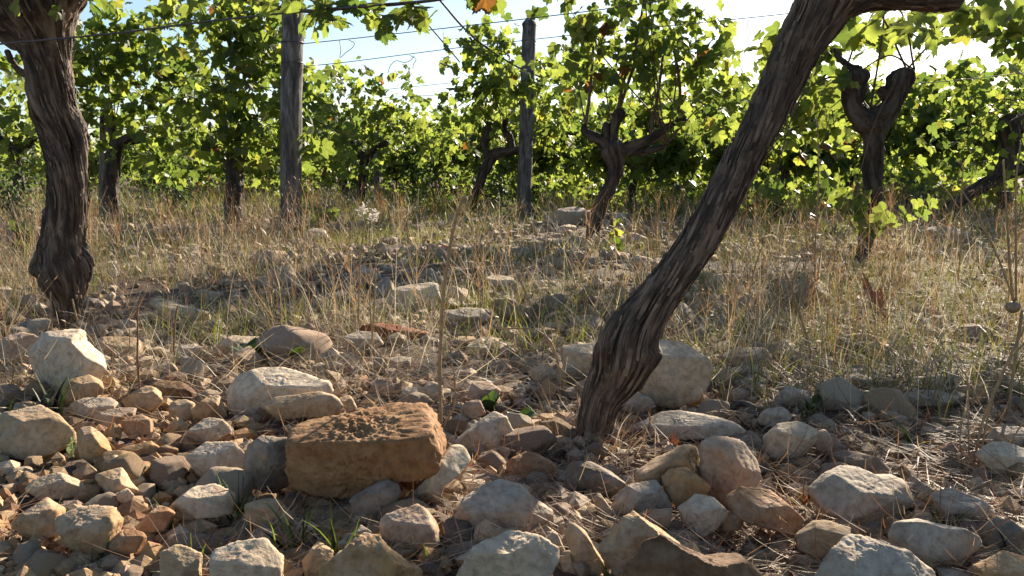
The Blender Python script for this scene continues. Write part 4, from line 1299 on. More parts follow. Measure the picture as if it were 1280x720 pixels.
FV = [far_vine_parts(k) for k in range(5)]
VLM = [('the gnarled left vine', 78), ('the grey stake', 131), ('the shaded half-hidden vine', 295), ('the tall post', 363), ('the thin far stake', 470), ('the slanting vine', 603), ('the free-standing post', 657),
       ('the many-armed vine', 768), ('the slim far post', 808), ('the leaning trunk', 925), ('the forked vine', 1088), ('the right-edge vine', 1258)]
ROWN = ['second', 'third', 'fourth', 'fifth', 'sixth']
usedv = set()
for ri, c in enumerate((11.0, 15.2, 19.4, 23.6, 28.0)):
    s = 0
    i = -60
    for i in range(-30, 30):
        X = i * 1.25 + .3 * (ri % 2) + float(RNG.uniform(-.15, .15))
        d = c - X + float(RNG.uniform(-.12, .12))
        if d < 7.2 or d > 27 or abs(X) > .62 * d + .6: continue
        px, _ = project((X, d, .5))
        if ri == 0 and (abs(px - 603) < 36 or abs(px - 452) < 30 or abs(px - 935) < 26 or 1088 < px): continue
        if ri == 1 and abs(px - 1150) < 45: continue
        if px < -50 or px > 1330: continue
        L = sorted(VLM, key=lambda q: abs(q[1] - px))
        n0, x0 = L[0]
        L2 = [q for q in VLM if (q[1] - px) * (x0 - px) < 0]
        lab = None
        opts = []
        if abs(x0 - px) < 14: opts.append('distant leafy vine in the %s row back, seen just behind %s' % (ROWN[ri], n0))
        lefts = [q for q in VLM if q[1] <= px]; rights = [q for q in VLM if q[1] > px]
        if lefts and rights:
            a, b = lefts[-1], rights[0]
            opts.append('distant leafy vine in the %s row back, %s %s' % (ROWN[ri], 'right of' if px - a[1] < b[1] - px else 'left of', (a if px - a[1] < b[1] - px else b)[0]))
            opts.append('distant vine in the %s row back between %s and %s' % (ROWN[ri], a[0], b[0]))
            opts.append('distant vine in the %s row back, farther from %s than its neighbour' % (ROWN[ri], a[0]))
            opts.append('distant vine in the %s row back, middle one between %s and %s' % (ROWN[ri], a[0], b[0]))
            opts.append('distant vine in the %s row back, closest to %s on its left' % (ROWN[ri], b[0]))
        else:
            opts.append('distant vine in the %s row back at the very %s edge' % (ROWN[ri], 'left' if px < 640 else 'right'))
            opts.append('distant vine in the %s row back, last but one at the %s edge' % (ROWN[ri], 'left' if px < 640 else 'right'))
            opts.append('distant vine in the %s row back, partly cut by the %s edge' % (ROWN[ri], 'left' if px < 640 else 'right'))
        lab = next((q for q in opts if q not in usedv), opts[-1])
        usedv.add(lab)
        tr, arms, fo = FV[int(RNG.integers(5))]
        root = empty('grapevine', (X, d, 0), lab, 'grapevine', 'distant grapevines')
        root.rotation_euler = (0, 0, R_(-45 + RNG.uniform(-9, 9)) + (math.pi if RNG.uniform() < .5 else 0))
        k = RNG.uniform(.85, 1.05)
        k *= .82 if ri == 0 else 1.1
        root.scale = (k, k, k * RNG.uniform(.92, 1.06))
        link('trunk', tr, parent=root)
        for a in arms: link('arm', a, parent=root)
        link('foliage', fo, parent=root)

# uncountable mass of rows beyond
def far_mass():
    rng = np.random.default_rng(4)
    acc = Acc()
    for c in np.arange(34, 95, 6.0):
        n = 2600
        X = rng.uniform(-45, 45, n)
        d = c - X * .6 + rng.normal(0, .25, n)
        k = (d > 27) & (np.abs(X) < d * .68)
        X, d = X[k], d[k]
        top = 1.45 + .35 * vnoise(np.stack([X * 1.3, d * 1.3, 0 * X], 1), 3)
        z = .35 + (top - .35) * rng.uniform(0, 1, len(X)) ** .8
        p = np.stack([X, d, z], 1)
        leaves(acc, p, rng.uniform(.14, .26, len(p)), rng, 1, .7, leaf_cols(len(p), rng, .006))
    o = link('vineyard_foliage', acc.mesh('vineyard_foliage', M_LEAF, False))
    tag(o, 'far vineyard rows merging into one green mass', None, None, 'stuff')


far_mass()

# ------------------------------------------------------------------ posts and wires
def post(label, pts, d, seed, name='wooden_post', ties=()):
    Pt, Rd = to_ground(*px_path(pts, d), 1.0)
    rng = np.random.default_rng(seed)
    V, Fs, co, fr = tube(Pt, Rd, 90, 40, .035, .3, .03, seed)
    acc = Acc(); acc.add(V, Fs, None, co)
    o = link(name, acc.mesh(name, M_POST, True, (Pt[0][0], Pt[0][1], 0)), (Pt[0][0], Pt[0][1], 0))
    tag(o, label, 'post', 'trellis posts')
    for tz in ties:
        i = int(np.argmin(np.abs(fr[0][:, 2] - tz)))
        c, rr = fr[0][i], fr[1][i]
        an = np.linspace(0, 4 * math.pi, 40)
        pp = [(c[0] + math.cos(a) * rr * 1.05, c[1] + math.sin(a) * rr * 1.05, c[2] + .006 * a / 6.28 + .004 * math.sin(a * 1.5)) for a in an]
        V, Fs, _, _ = tube(pp, [.0022] * 40, 120, 5)
        a2 = Acc(); a2.add(V, Fs)
        link('wire_tie', a2.mesh('wire_tie', M_WIRE, True, (Pt[0][0], Pt[0][1], 0)), parent=o)
    return o


post('tall weathered wooden post left of centre, its top hidden in vine leaves', [(364, 305, 27), (364, 240, 27), (364, 150, 27), (365, 70, 27), (366, 0, 26), (366, -40, 26)], 6.2, 61, ties=(1.33, 1.18))
post('free-standing weathered post with a rounded top against the sky', [(654, 280, 19), (656, 220, 18.5), (658, 150, 18), (660, 80, 17.5), (662, 30, 17), (662.5, 25, 15)], 8.8, 62, ties=(1.86, 1.70, 1.2))
post('pale grey squared stake beside the dark vine at the left', [(129, 262, 12), (130, 210, 12), (131, 160, 12), (131, 135, 12)], 8.8, 63)
post('slim grey post behind the many-armed vine', [(808, 250, 10), (808, 200, 10), (809, 150, 10), (809, 120, 9)], 13.5, 64)
post('thin far stake in the leaves between the two main posts', [(471, 240, 8), (471, 190, 8), (470, 140, 8)], 13.0, 65)
post('short grey post just left of the leaning trunk', [(903, 240, 8), (903, 190, 8), (904, 152, 8)], 15.0, 66)


def wire(label, pts, r=.0014, seed=0):
    Pt = np.array([P(*q) for q in pts])
    V, Fs, co, _ = tube(Pt, [r] * len(pts), 60, 6)
    acc = Acc(); acc.add(V, Fs)
    o = link('trellis_wire', acc.mesh('trellis_wire', M_WIRE, True, Pt[0]), Pt[0])
    tag(o, label, 'wire', 'trellis wires strung along the vine rows')


wire('thick dark wire crossing in front of the gnarled left vine', [(-60, 60, 2.35), (0, 55, 2.33), (140, 42, 2.25), (250, 28, 2.2), (360, 16, 2.15), (560, -2, 2.05), (760, -28, 1.9)], .0025)
wire('topmost thin wire against the sky from the tall post rightwards', [(366, 56, 6.2), (470, 45, 5.9), (720, 16, 5.3), (860, -4, 5.0), (1000, -24, 4.7)], .0030)
wire('second thin wire passing the free-standing post below the topmost wire', [(366, 84, 6.3), (430, 78, 6.2), (570, 60, 6.0), (660, 50, 5.8), (735, 42, 5.7), (985, 17, 5.0), (1300, -22, 4.3)], .0026)
wire('faint low wire in the sky gap above the far leaves', [(480, 112, 12), (560, 104, 11.3), (640, 96, 10.6), (740, 84, 10)], .0035)
wire('faint lowest wire just under another in the sky gap', [(480, 122, 12), (560, 118, 11.3), (640, 112, 10.6), (740, 102, 10)], .0035)
wire('wire behind the forked vine across the white sky', [(985, 118, 6), (1100, 108, 5.6), (1200, 100, 5.3), (1320, 86, 5)], .0024)
wire('upper wire right of the forked vine across the white sky', [(985, 80, 6), (1100, 70, 5.6), (1200, 63, 5.3), (1320, 52, 5)], .0024)
wire('low wire running behind the leaves left of the tall post', [(0, 150, 8.5), (120, 138, 8), (240, 115, 7.6), (364, 108, 7)], .003)


def tendril(label, pts, d):
    Pt, Rd = px_path([(a, b, .9) for a, b in pts], d)
    V, Fs, co, _ = tube(Pt, Rd, 30, 5)
    acc = Acc(); acc.add(V, Fs)
    o = link('dry_tendril', acc.mesh('dry_tendril', M_CANE, True, Pt[0]), Pt[0])
    tag(o, label, 'tendril', 'dry tendrils left on the wires')


tendril('curly dry tendril hanging from the second wire left of the free-standing post', [(518, 70), (512, 76), (505, 78), (495, 76), (488, 82), (485, 91)], 6.1)
tendril('short dry tendril hooked on the second wire beside the curly one', [(512, 69), (520, 74), (517, 80), (516, 86)], 6.1)
tendril('loose dry tendril loop under the topmost wire right of the tall post', [(424, 50), (426, 62), (425, 72), (432, 66), (440, 60), (443, 54), (436, 50)], 6.0)
tendril('fine dry tendril hanging from the wire just left of the leaning trunk', [(936, 24), (934, 34), (938, 40), (934, 50), (936, 56)], 5.1)

# ------------------------------------------------------------------ single dry stalks, each a thing
def stalk(label, d, stems, heads=(), w=1.0, col=None, cat='dry stalk', name='dry_stalk', headname='seed_head', mat=None):
    m = mat or STALKM
    b = P(stems[0][0][0], stems[0][0][1], d)
    org = np.array([b[0], b[1], 0.])
    root = empty(name, org, label, cat, 'tall dry stalks among the grass')
    for k, st in enumerate(stems):
        Pt, Rd = px_path(st, d)
        if st[0][1] > stems[0][0][1] - 12: Pt, Rd = to_ground(Pt, Rd, 1.0)
        dz = np.linspace(0, 1, len(Pt)) * .03 * ((k % 3) - 1)
        Pt[:, 1] += dz
        V, Fs, co, _ = tube(Pt, Rd * w, 40, 7, 0, 0, .2, k)
        acc = Acc(); acc.add(V, Fs)
        link('stem' if k == 0 else 'side_stem', acc.mesh('stem', m, True, org), (0, 0, 0), root)
    for h in heads:
        px, py, wp, hp, kind = h
        c = P(px, py, d)
        s = pxm(d)
        rng = np.random.default_rng(int(px * 7 + py))
        acc = Acc()
        if kind == 'pod':
            D, Fa = ico(4)
            th = np.arctan2(D[:, 1], D[:, 0])
            rr = (1 + .07 * np.cos(th * 9)) * (1 - .25 * np.maximum(0, D[:, 2]) ** 3)
            V = D * rr[:, None] * np.array([wp / 2, wp / 2, hp / 2]) * s
            acc.add(V + c, [Fa])
            ang = np.linspace(0, 6.28, 9)[:-1]
            for a in ang:
                q = np.array([c + np.array([0, 0, hp * .42 * s]), c + np.array([math.cos(a), math.sin(a), 0]) * wp * .28 * s + np.array([0, 0, hp * .62 * s]),
                              c + np.array([math.cos(a + .5), math.sin(a + .5), 0]) * wp * .28 * s + np.array([0, 0, hp * .60 * s])])
                acc.add(q, [np.array([[0, 1, 2]])])
        elif kind == 'fluff':
            n = 60
            D = rng.normal(0, 1, (n, 3)); D /= np.linalg.norm(D, axis=1, keepdims=True)
            cen = c + rng.normal(0, 1, (n, 3)) * np.array([wp * .22, wp * .2, hp * .25]) * s
            for k in range(n):
                u = np.cross(D[k], [.2, .7, .4]); u /= np.linalg.norm(u)
                acc.add(np.array([cen[k], cen[k] + D[k] * s * wp * .22 + u * s * 1.4, cen[k] + D[k] * s * wp * .22 - u * s * 1.4]), [np.array([[0, 1, 2]])])
        else:
            D, Fa = ico(2)
            for k in range(7):
                o_ = rng.normal(0, .3, 3) * np.array([wp, wp, hp]) * s
                acc.add(D * np.array([wp, wp, hp]) * s * rng.uniform(.16, .3) + c + o_, [Fa])
        link(headname, acc.mesh(headname, HEADM[kind], True, org), (0, 0, 0), root)
    return root


def flat_straw(name, col):
    m, nt = new_mat(name)
    tc = N(nt, 'ShaderNodeTexCoord')
    f = noise(nt, tc.outputs['Object'], 120, 4)
    c = mixc(nt, (*col, 1), ramp(nt, f, [(.3, (.6, .55, .5)), (.7, (1.15, 1.12, 1.1))]), .9, 'MULTIPLY')
    bs = N(nt, 'ShaderNodeBsdfPrincipled', inp={'Roughness': .6})
    nt.links.new(c, bs.inputs['Base Color'])
    tr = N(nt, 'ShaderNodeBsdfTranslucent'); nt.links.new(c, tr.inputs['Color'])
    mx = N(nt, 'ShaderNodeMixShader', inp={0: .25})
    nt.links.new(bs.outputs[0], mx.inputs[1]); nt.links.new(tr.outputs[0], mx.inputs[2])
    out_surface(nt, mx.outputs[0])
    return m


STALKM = flat_straw('straw_stalk', (.42, .31, .17))
STALKB = flat_straw('brown_stalk', (.24, .14, .075))
HEADM = {'pod': flat_straw('dry_pod', (.40, .30, .19)), 'fluff': flat_straw('white_fluff', (.75, .70, .66)), 'seed': flat_straw('dry_seed', (.36, .24, .14))}

stalk('tall pale reed-like stalk with a hooked tip behind the big orange rock', 1.42,
      [[(548, 562, 6), (551, 520, 5.5), (550, 465, 5), (552, 420, 5), (554, 380, 4.6), (560, 330, 4.4), (568, 285, 4.2), (578, 252, 4), (582, 245, 3.6), (585, 252, 3), (584, 262, 2.4)],
       [(552, 534, 3.5), (562, 520, 3), (568, 505, 2.6), (568, 470, 2.2), (564, 455, 2)], [(549, 432, 4), (546, 428, 3.4), (547, 440, 3)]])
stalk('thin stem topped with white fluffy seed heads above the rusty clay lump', 2.3,
      [[(447, 440, 2.6), (449, 380, 2.4), (452, 320, 2.2), (457, 285, 2), (459, 272, 1.6)], [(457, 285, 1.6), (464, 276, 1.4), (467, 270, 1.2)]],
      [(454, 262, 11, 14, 'fluff'), (466, 271, 14, 16, 'fluff')])
stalk('dry stem with a round fluted seed pod at the right edge', 1.6,
      [[(1250, 600, 4), (1256, 520, 4), (1262, 440, 4), (1266, 385, 4)], [(1266, 375, 3), (1262, 330, 3), (1258, 260, 2.6), (1254, 200, 2.4)], [(1268, 378, 3), (1250, 320, 2.6), (1228, 268, 2.4), (1214, 240, 2)],
       [(1270, 376, 3), (1266, 310, 2.6), (1262, 230, 2.4), (1264, 180, 2)]],
      [(1266, 383, 17, 16, 'pod'), (1214, 238, 5, 5, 'seed')])
stalk('fan of thick brown dry stems bending over at the right edge', 1.35,
      [[(1216, 590, 6), (1224, 530, 6), (1244, 470, 6), (1268, 410, 6), (1300, 350, 5)], [(1222, 590, 5), (1240, 500, 5), (1262, 450, 5), (1300, 410, 4)], [(1212, 590, 4), (1214, 520, 4), (1218, 480, 4), (1210, 462, 3)],
       [(1230, 600, 4), (1262, 540, 4), (1284, 490, 3)], [(1206, 600, 3.5), (1200, 550, 3.5), (1206, 510, 3)]], mat=None, w=.55)
stalk('very tall straight stem with a white flower-like head, right of the leaning trunk', 2.6,
      [[(1016, 440, 2.4), (1018, 380, 2.2), (1017, 310, 2.2), (1020, 240, 2), (1019, 180, 1.8), (1017, 150, 1.4)], [(1018, 315, 1.6), (1012, 306, 1.4)]],
      [(1019, 308, 9, 9, 'seed'), (1019, 305, 7, 6, 'fluff'), (1024, 232, 6, 5, 'seed')])
stalk('forked golden branchlet of dry grass right of the leaning trunk', 2.0,
      [[(1012, 440, 3), (1000, 400, 3), (990, 370, 2.8), (982, 350, 2.4), (974, 336, 2)], [(988, 366, 2.2), (994, 340, 2), (1003, 318, 1.6)], [(996, 392, 2), (1015, 360, 1.8), (1034, 346, 1.4)]],
      [(974, 335, 4, 4, 'seed'), (1003, 317, 4, 5, 'seed')])
stalk('straight straw stalk slanting right of the leaning trunk above the grass', 2.2,
      [[(928, 420, 2.4), (932, 380, 2.4), (940, 335, 2), (950, 302, 1.6)]], [(950, 300, 4, 6, 'seed')])
stalk('curved straw arching low over the grass left of the leaning trunk', 1.75,
      [[(700, 470, 3), (690, 430, 3), (672, 412, 2.6), (650, 408, 2.4), (622, 408, 2)], [(702, 468, 2.6), (668, 390, 2.4), (640, 330, 2)], [(706, 470, 2.2), (700, 420, 2), (694, 384, 1.8)]],
      [(694, 382, 5, 6, 'seed'), (622, 408, 4, 4, 'seed')])
stalk('two crossed straws standing left of the bright white stone', 2.1,
      [[(462, 460, 2.6), (468, 400, 2.4), (472, 340, 2)], [(470, 460, 2.6), (463, 390, 2.2), (462, 330, 1.8)]], [(472, 338, 4, 6, 'seed')])
stalk('pair of pale stalks beside the foot of the gnarled left vine', 2.35,
      [[(104, 430, 3), (101, 400, 2.6), (97, 372, 2)], [(66, 425, 2.6), (64, 395, 2.2), (63, 365, 2)]], [(97, 371, 5, 5, 'seed')])
stalk('thin brown twiggy stems standing in the grass near the right-edge vine', 3.2,
      [[(1200, 300, 2), (1198, 250, 2), (1199, 205, 1.6)], [(1198, 260, 1.6), (1185, 240, 1.5), (1172, 228, 1.2)], [(1199, 240, 1.5), (1212, 228, 1.4), (1222, 222, 1.1)]],
      [(1199, 203, 4, 4, 'seed'), (1199, 226, 4, 4, 'seed')], mat=None)
stalk('lone reddish brown stem rising left of the wide pale slab', 1.75,
      [[(174, 455, 3), (176, 420, 2.6), (178, 385, 2.2), (184, 366, 1.8)], [(217, 440, 2.6), (219, 400, 2.4), (222, 382, 2)]], mat=STALKB)
rng_s = np.random.default_rng(66)
# ordinary loose bent stems: copies of one kind are not alike, so each is its own short build
# ------------------------------------------------------------------ tufts and small plants
def tuft(label, px, py, n, hpx, spread, seed, wide=1.0, lean=.35, d=None, dark=False):
    rng = np.random.default_rng(seed)
    dd = d or ground_d(py)
    c = P(px, py, dd); c[2] = ground_z(c[0], c[1])
    s = pxm(dd)
    acc = Acc()
    b = np.zeros((n, 3)); b[:, :2] = rng.normal(0, spread * s, (n, 2))
    b[:, 2] = -.004
    n = int(n * 1.5)
    b = np.zeros((n, 3)); b[:, :2] = rng.normal(0, spread * s, (n, 2)); b[:, 2] = -.004
    t = rng.uniform(0, 1, (n, 1))
    cols = ((1 - t) * np.array([.09, .135, .04]))
    if dark: cols = cols * .6
    a0 = np.abs(rng.normal(lean * .6, .25, n))
    ribbons(acc, b, rng.uniform(0, 6.28, n), hpx * s * rng.uniform(.5, 1.1, n), a0, a0 + rng.uniform(.1, 1.0, n), rng.uniform(3.4, 6.0, n) * s * wide, cols, 7, 1.6)
    k = max(1, n // 4)
    ribbons(acc, b[:k], rng.uniform(0, 6.28, k), hpx * s * rng.uniform(.3, .8, k), a0[:k] + .5, a0[:k] + 1.4, rng.uniform(2.5, 4.0, k) * s, np.tile([.36, .27, .14], (k, 1)), 6)
    o = link('grass_tuft', acc.mesh('grass_tuft', M_GREEN, False), c)
    tag(o, label, 'grass tuft', 'green grass tufts in the foreground')


tuft('green grass tuft growing beside the hollowed tan block', 72, 660, 12, 62, 8, 1)
tuft('low green tuft in front of the hollowed tan block at the lower left', 122, 700, 9, 56, 7, 2)
tuft('long green blades standing in front of the rough dark grey stone', 297, 645, 6, 95, 3, 3, lean=.15)
tuft('slender green blades left of the broad cream rock', 208, 650, 7, 60, 8, 4, lean=.3)
tuft('green blades rising beside the half-shaded boulder', 252, 712, 9, 90, 10, 5)
tuft('upright green blades in front of the big orange rock', 366, 690, 8, 105, 10, 6, lean=.15)
tuft('green branching blades left of the blocky pinkish stone', 432, 706, 9, 100, 6, 7, lean=.15)
tuft('few green blades at the bottom edge between the ochre rock and the cream boulder', 535, 716, 5, 70, 8, 8)
tuft('green blade pair in front of the bright-rimmed wedge', 728, 628, 5, 50, 4, 9)
tuft('small green blades on the right of the bright-rimmed wedge', 758, 625, 5, 42, 5, 10)
tuft('single broad light green blade in front of the dark brown slab', 765, 735, 2, 90, 2, 11, 1.8, .6)
tuft('green spiky tuft left of the smooth beige boulder, at the left edge', 6, 530, 8, 55, 4, 12, lean=.4)
tuft('thin green blades in front of the stepped white block', 66, 512, 6, 75, 6, 13, lean=.12)
tuft('bright broad green blade leaning right among litter below the thin flat stone', 1140, 552, 3, 66, 3, 14, 2.0, .8)
tuft('green blades beside the half-buried grey stone on the right', 1180, 656, 7, 60, 9, 15)
tuft('green and yellow blades at the right edge below the bone-shaped stone', 1262, 700, 6, 60, 8, 16)
tuft('short green blades on the face of the cream boulder', 672, 735, 3, 48, 3, 17, lean=.15)
tuft('green tuft between the grey sliver and the long pale slab at the right', 1015, 520, 10, 44, 7, 18)
tuft('bright green spiky rosette left of the forked vine foot', 1040, 300, 16, 30, 4, 19, 1.4, .9)


def leafy(label, px, py, n, size_px, col, seed, d=None, name='leafy_weed', up=.6, hpx=0):
    rng = np.random.default_rng(seed)
    dd = d or ground_d(py)
    c = P(px, py, dd); c[2] = ground_z(c[0], c[1])
    s = pxm(dd)
    root = empty(name, c, label, 'weed', 'low leafy weeds on the soil')
    for k in range(n):
        a = k * 2.4 + rng.uniform(-.3, .3)
        L = size_px * s * rng.uniform(.75, 1.15)
        tilt = up * rng.uniform(.7, 1.25)
        u = np.linspace(0, 1, 9)
        wv = .27 * np.sin(np.pi * np.clip(u, .02, 1) ** .75) ** .8 * L
        wv[-1] = .002
        rad = u * L * math.cos(tilt) ; z = hpx * s * (k / max(1, n)) + u * L * math.sin(tilt) - .25 * L * u ** 2.2
        dirv = np.array([math.cos(a), math.sin(a)]); sd = np.array([-math.sin(a), math.cos(a), 0])
        C = np.stack([rad * dirv[0], rad * dirv[1], z], 1)
        V = np.concatenate([C - sd * wv[:, None] + [0, 0, .12 * L * .27], C, C + sd * wv[:, None] + [0, 0, .12 * L * .27]])
        i = np.arange(8)
        f = np.concatenate([np.stack([i, i + 9, i + 10, i + 1], 1), np.stack([i + 9, i + 18, i + 19, i + 10], 1)])
        acc = Acc(); acc.add(V, [f], np.array(col) * rng.uniform(.8, 1.25))
        link('leaf', acc.mesh('leaf', M_GREEN, True), (0, 0, 0), root)
    V, Fs, _, _ = tube([(0, 0, -.01), (0, 0, max(.008, hpx * s))], [2.0 * s, 1.2 * s], 8, 7)
    acc = Acc(); acc.add(V, Fs, np.array(col))
    link('stem', acc.mesh('stem', M_GREEN, True), (0, 0, 0), root)


leafy('pale grey-green sprout in front of the smooth beige boulder', 90, 566, 7, 20, (.25, .32, .20), 1, hpx=26)
leafy('dark green leafy weed in shade behind the wide pale slab', 318, 450, 8, 46, (.035, .065, .03), 2, up=1.0)
leafy('smaller dark green leafy weed right of the wide pale slab, behind it', 366, 452, 6, 38, (.04, .07, .03), 3, up=1.1)
leafy('green leafy plant with one bright leaf left of the leaning vine foot', 650, 530, 6, 34, (.05, .095, .025), 4, up=.7)
leafy('dark green leaf rosette behind the veined tilted stone', 612, 512, 4, 30, (.035, .06, .03), 5, up=1.1)
leafy('small green weed by the greyish stone at the right', 1018, 505, 5, 26, (.05, .08, .03), 6, up=1.1)
leafy('bushy dark weed in the grass just behind the gnarled left vine', 30, 330, 9, 40, (.04, .065, .03), 7, up=1.2, hpx=40)
leafy('soft green weed at the foot of the many-armed vine', 772, 318, 8, 20, (.07, .12, .03), 8, up=1.0, hpx=16)


def shrub(label, px, py, d, wpx, hpx, seed):
    rng = np.random.default_rng(seed)
    c = P(px, py, d); c[2] = 0
    s = pxm(d)
    root = empty('shrub', c, label, 'shrub', 'dark shrubs under the vines')
    n = 420
    acc = Acc()
    q = rng.normal(0, 1, (n, 3)) * np.array([wpx * .26, wpx * .22, hpx * .28]) * s + np.array([0, 0, hpx * .48 * s])
    q[:, 2] = np.abs(q[:, 2])
    leaves(acc, q, rng.uniform(.028, .05, n), rng, 1, .2, np.array([.035, .055, .025]) * rng.uniform(.7, 1.4, (n, 1)))
    link('foliage', acc.mesh('foliage', M_LEAF, False), parent=root)
    for k in range(5):
        V, Fs, co, _ = tube([(0, 0, -.02), (rng.uniform(-.1, .1), rng.uniform(-.1, .1), hpx * .4 * s), (rng.uniform(-.2, .2), rng.uniform(-.15, .15), hpx * .8 * s)], [.006, .005, .002], 10, 6)
        acc = Acc(); acc.add(V, Fs)
        link('stem', acc.mesh('stem', M_TWIG, True), parent=root)


shrub('dark green shrub behind the foot of the slanting vine, left of the free-standing post', 622, 266, 9.6, 60, 66, 1)
shrub('dark green shrub left of the slanting vine foot', 545, 262, 10.4, 70, 58, 2)
shrub('small dark shrub in the grass behind the pale grey stake at the left', 215, 258, 9.4, 70, 60, 3)
shrub('dark shrub beneath the leaves right of the forked vine', 1135, 262, 8.6, 70, 50, 4)
shrub('greyish shrub at the left edge beyond the gnarled vine', 20, 262, 8.0, 70, 70, 5)


def dead_leaf(label, px, py, w_px, h_px, col, seed, upright=0.0, d=None, name='dry_leaf', group='fallen dry leaves'):
    dd = d or ground_d(py)
    c = P(px, py, dd)
    s = pxm(dd)
    rng = np.random.default_rng(seed)
    Vt, Ft = LT[3]
    V = Vt.copy()
    V[:, 1] -= .1
    cu = rng.uniform(.6, 1.3)
    V[:, 2] = cu * V[:, 0] ** 2 - .5 * V[:, 1] ** 2 + .06 * np.sin(V[:, 0] * 14 + seed)
    V = V * np.array([w_px / 1.15, h_px / .95 if upright else w_px / 1.1, w_px / 1.15]) * s
    R = Matrix.Rotation(rng.uniform(-.5, .5) if upright else rng.uniform(0, 6.28), 3, 'Z') @ Matrix.Rotation(math.radians(80) * upright + rng.uniform(-.25, .25), 3, 'X')
    V = V @ np.array(R).T
    V[:, 2] -= V[:, 2].min()
    acc = Acc(); acc.add(V, [Ft], col)
    o = link(name, acc.mesh(name, M_DRYLEAF, False), (c[0], c[1], ground_z(c[0], c[1]) + .006))
    tag(o, label, 'dry leaf', group)


dead_leaf('upright reddish brown leaf standing in the grass right of the leaning trunk', 1093, 418, 40, 84, (.085, .04, .028), 1, 1.0)
dead_leaf('brown curled leaf tip standing on the long pale slab', 842, 560, 16, 22, (.14, .06, .035), 2, 1.0)
dead_leaf('small curled brown leaf behind the long pale slab', 908, 502, 14, 14, (.22, .13, .07), 3, .5)
dead_leaf('rusty leaf lying left of the rusty clay lump', 400, 425, 40, 16, (.19, .08, .04), 4)
dead_leaf('brown leaf in the litter right of the pale pinkish stone', 1060, 560, 26, 14, (.24, .13, .07), 5)
dead_leaf('red-orange leaf in the stones above the bright white stone', 552, 316, 18, 14, (.24, .06, .03), 6, .6)
dead_leaf('tan dry leaf between the orange ochre stone and the big grey boulder', 1010, 640, 26, 14, (.30, .19, .10), 7)
dead_leaf('long rolled dry leaf left of the dark round stone', 222, 590, 26, 12, (.26, .15, .08), 8)
dead_leaf('brown leaf lying beneath the layered grey slab', 1010, 700, 24, 12, (.2, .11, .06), 9)
dead_leaf('brown leaf among the litter at the right edge above the ochre corner stone', 1265, 640, 28, 14, (.22, .13, .08), 10)


def red_blade():
    d = ground_d(640)
    acc = Acc()
    s = pxm(d)
    c = P(1003, 642, d)
    ribbons(acc, np.zeros((3, 3)), np.array([.4, .5, 1.2]), np.array([56, 44, 36.]) * s, np.array([.75, .85, .25]), np.array([1.0, 1.1, .5]), np.array([7, 5, 4.]) * s, np.array([[.10, .04, .03], [.12, .07, .045], [.11, .045, .04]]), 6, 1.4)
    o = link('red_blade', acc.mesh('red_blade', M_GREEN, False), (c[0], c[1], .01))
    tag(o, 'pinkish red grass blades in front of the big grey boulder', 'grass blade')


red_blade()


def twig(label, pts, d, seed):
    Pt, Rd = px_path(pts, d)
    V, Fs, co, _ = tube(Pt, Rd, 50, 12, .12, 3, .2, seed)
    acc = Acc(); acc.add(V, Fs, None, co)
    o = link('twig', acc.mesh('twig', M_TWIG, True, Pt[0]), Pt[0])
    tag(o, label, 'twig', 'dead twigs lying on the stones')


twig('forked grey twig lying behind the long pale slab', [(905, 525, 8), (913, 512, 9), (925, 504, 9), (945, 510, 9), (965, 514, 8), (985, 516, 6)], 1.62, 1)
twig('thin grey twig along the back of the long pale slab', [(772, 527, 5), (795, 522, 5), (815, 520, 4.5), (846, 511, 3.5)], 1.58, 2)
twig('dark stub twig at the right of the leaning vine foot', [(770, 558, 9), (785, 547, 9), (804, 535, 7)], 1.42, 3)
twig('long bleached twig on the soil behind the big orange rock', [(380, 428, 4), (410, 434, 5), (440, 437, 5), (480, 441, 4)], 2.3, 4)
twig('grey twig in the grass left of the pinkish boulder', [(585, 430, 5), (600, 426, 5), (630, 428, 4), (660, 427, 3)], 2.32, 5)
twig('twig lying across the foreground left of the bright-rimmed wedge', [(690, 632, 4), (700, 625, 5), (712, 618, 4)], 1.2, 6)
twig('brown broken twig between the layered slab and the curved yellowish stone', [(1055, 650, 5), (1072, 662, 5), (1085, 676, 4)], 1.12, 7)


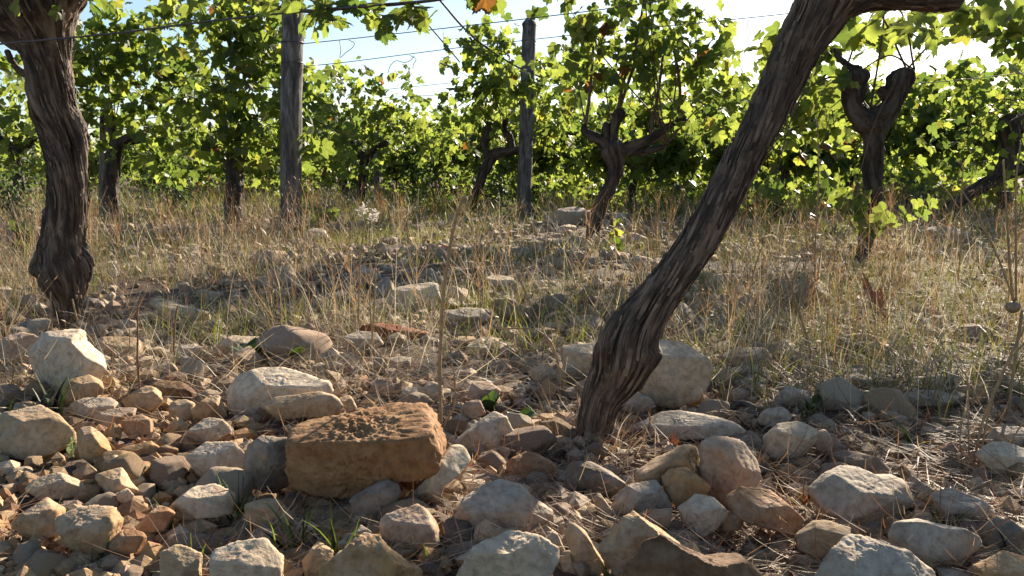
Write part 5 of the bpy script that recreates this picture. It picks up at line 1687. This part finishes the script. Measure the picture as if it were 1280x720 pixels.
def scrap():
    c = P(791, 299, 5.6); c[2] = .03
    acc = Acc()
    D, Fa = ico(3)
    V = D * np.array([.03, .02, .016])
    V = V * (1 + .3 * fbm(D * 2, 4, 3))[:, None]
    acc.add(V, [Fa])
    o = link('crumpled_scrap', acc.mesh('crumpled_scrap', plain_material('blue_scrap', (.10, .16, .6), .4), True), c)
    tag(o, 'tiny crumpled blue scrap on the soil right of the many-armed vine', 'litter')


scrap()

# ------------------------------------------------------------------ light, sky, camera
SUN_EL, SUN_AZ = 24.0, 33.0          # azimuth clockwise from +Y (view direction)
w = bpy.data.worlds.new('World'); SC.world = w
w.use_nodes = True
nt = w.node_tree
sky = nt.nodes.new('ShaderNodeTexSky')
sky.sky_type = 'NISHITA'
sky.sun_disc = False
sky.sun_elevation = R_(SUN_EL)
sky.sun_rotation = R_(SUN_AZ)
sky.air_density = 1.0
sky.dust_density = .7
sky.ozone_density = 2.2
nt.links.new(sky.outputs[0], nt.nodes['Background'].inputs[0])
nt.nodes['Background'].inputs[1].default_value = .06

sl = bpy.data.lights.new('sun', 'SUN'); sl.energy = 5.0; sl.angle = R_(.5); sl.color = (1.0, .885, .72)
so = bpy.data.objects.new('sun', sl); COL.objects.link(so)
az, el = R_(SUN_AZ), R_(SUN_EL)
S = Vector((math.sin(az) * math.cos(el), math.cos(az) * math.cos(el), math.sin(el)))
so.rotation_euler = S.to_track_quat('Z', 'Y').to_euler()
so.location = S * 50

cam = bpy.data.cameras.new('camera'); cam.sensor_width = 36; cam.lens = 36 * F / 1280
cam.clip_start = .02; cam.clip_end = 2000
co_ = bpy.data.objects.new('camera', cam); COL.objects.link(co_)
co_.location = CAM; co_.rotation_euler = (math.pi / 2 - PITCH, 0, 0)
SC.camera = co_
SC.view_settings.view_transform = 'Standard'
SC.view_settings.look = 'None'
SC.view_settings.exposure = 1.55
SC.view_settings.gamma = 1
SC.cycles.max_bounces = 8
SC.cycles.transparent_max_bounces = 4
SC.cycles.use_adaptive_sampling = True
SC.cycles.adaptive_threshold = .012
try:
    SC.cycles.use_denoising = True
    SC.cycles.denoiser = 'OPENIMAGEDENOISE'
except Exception: pass
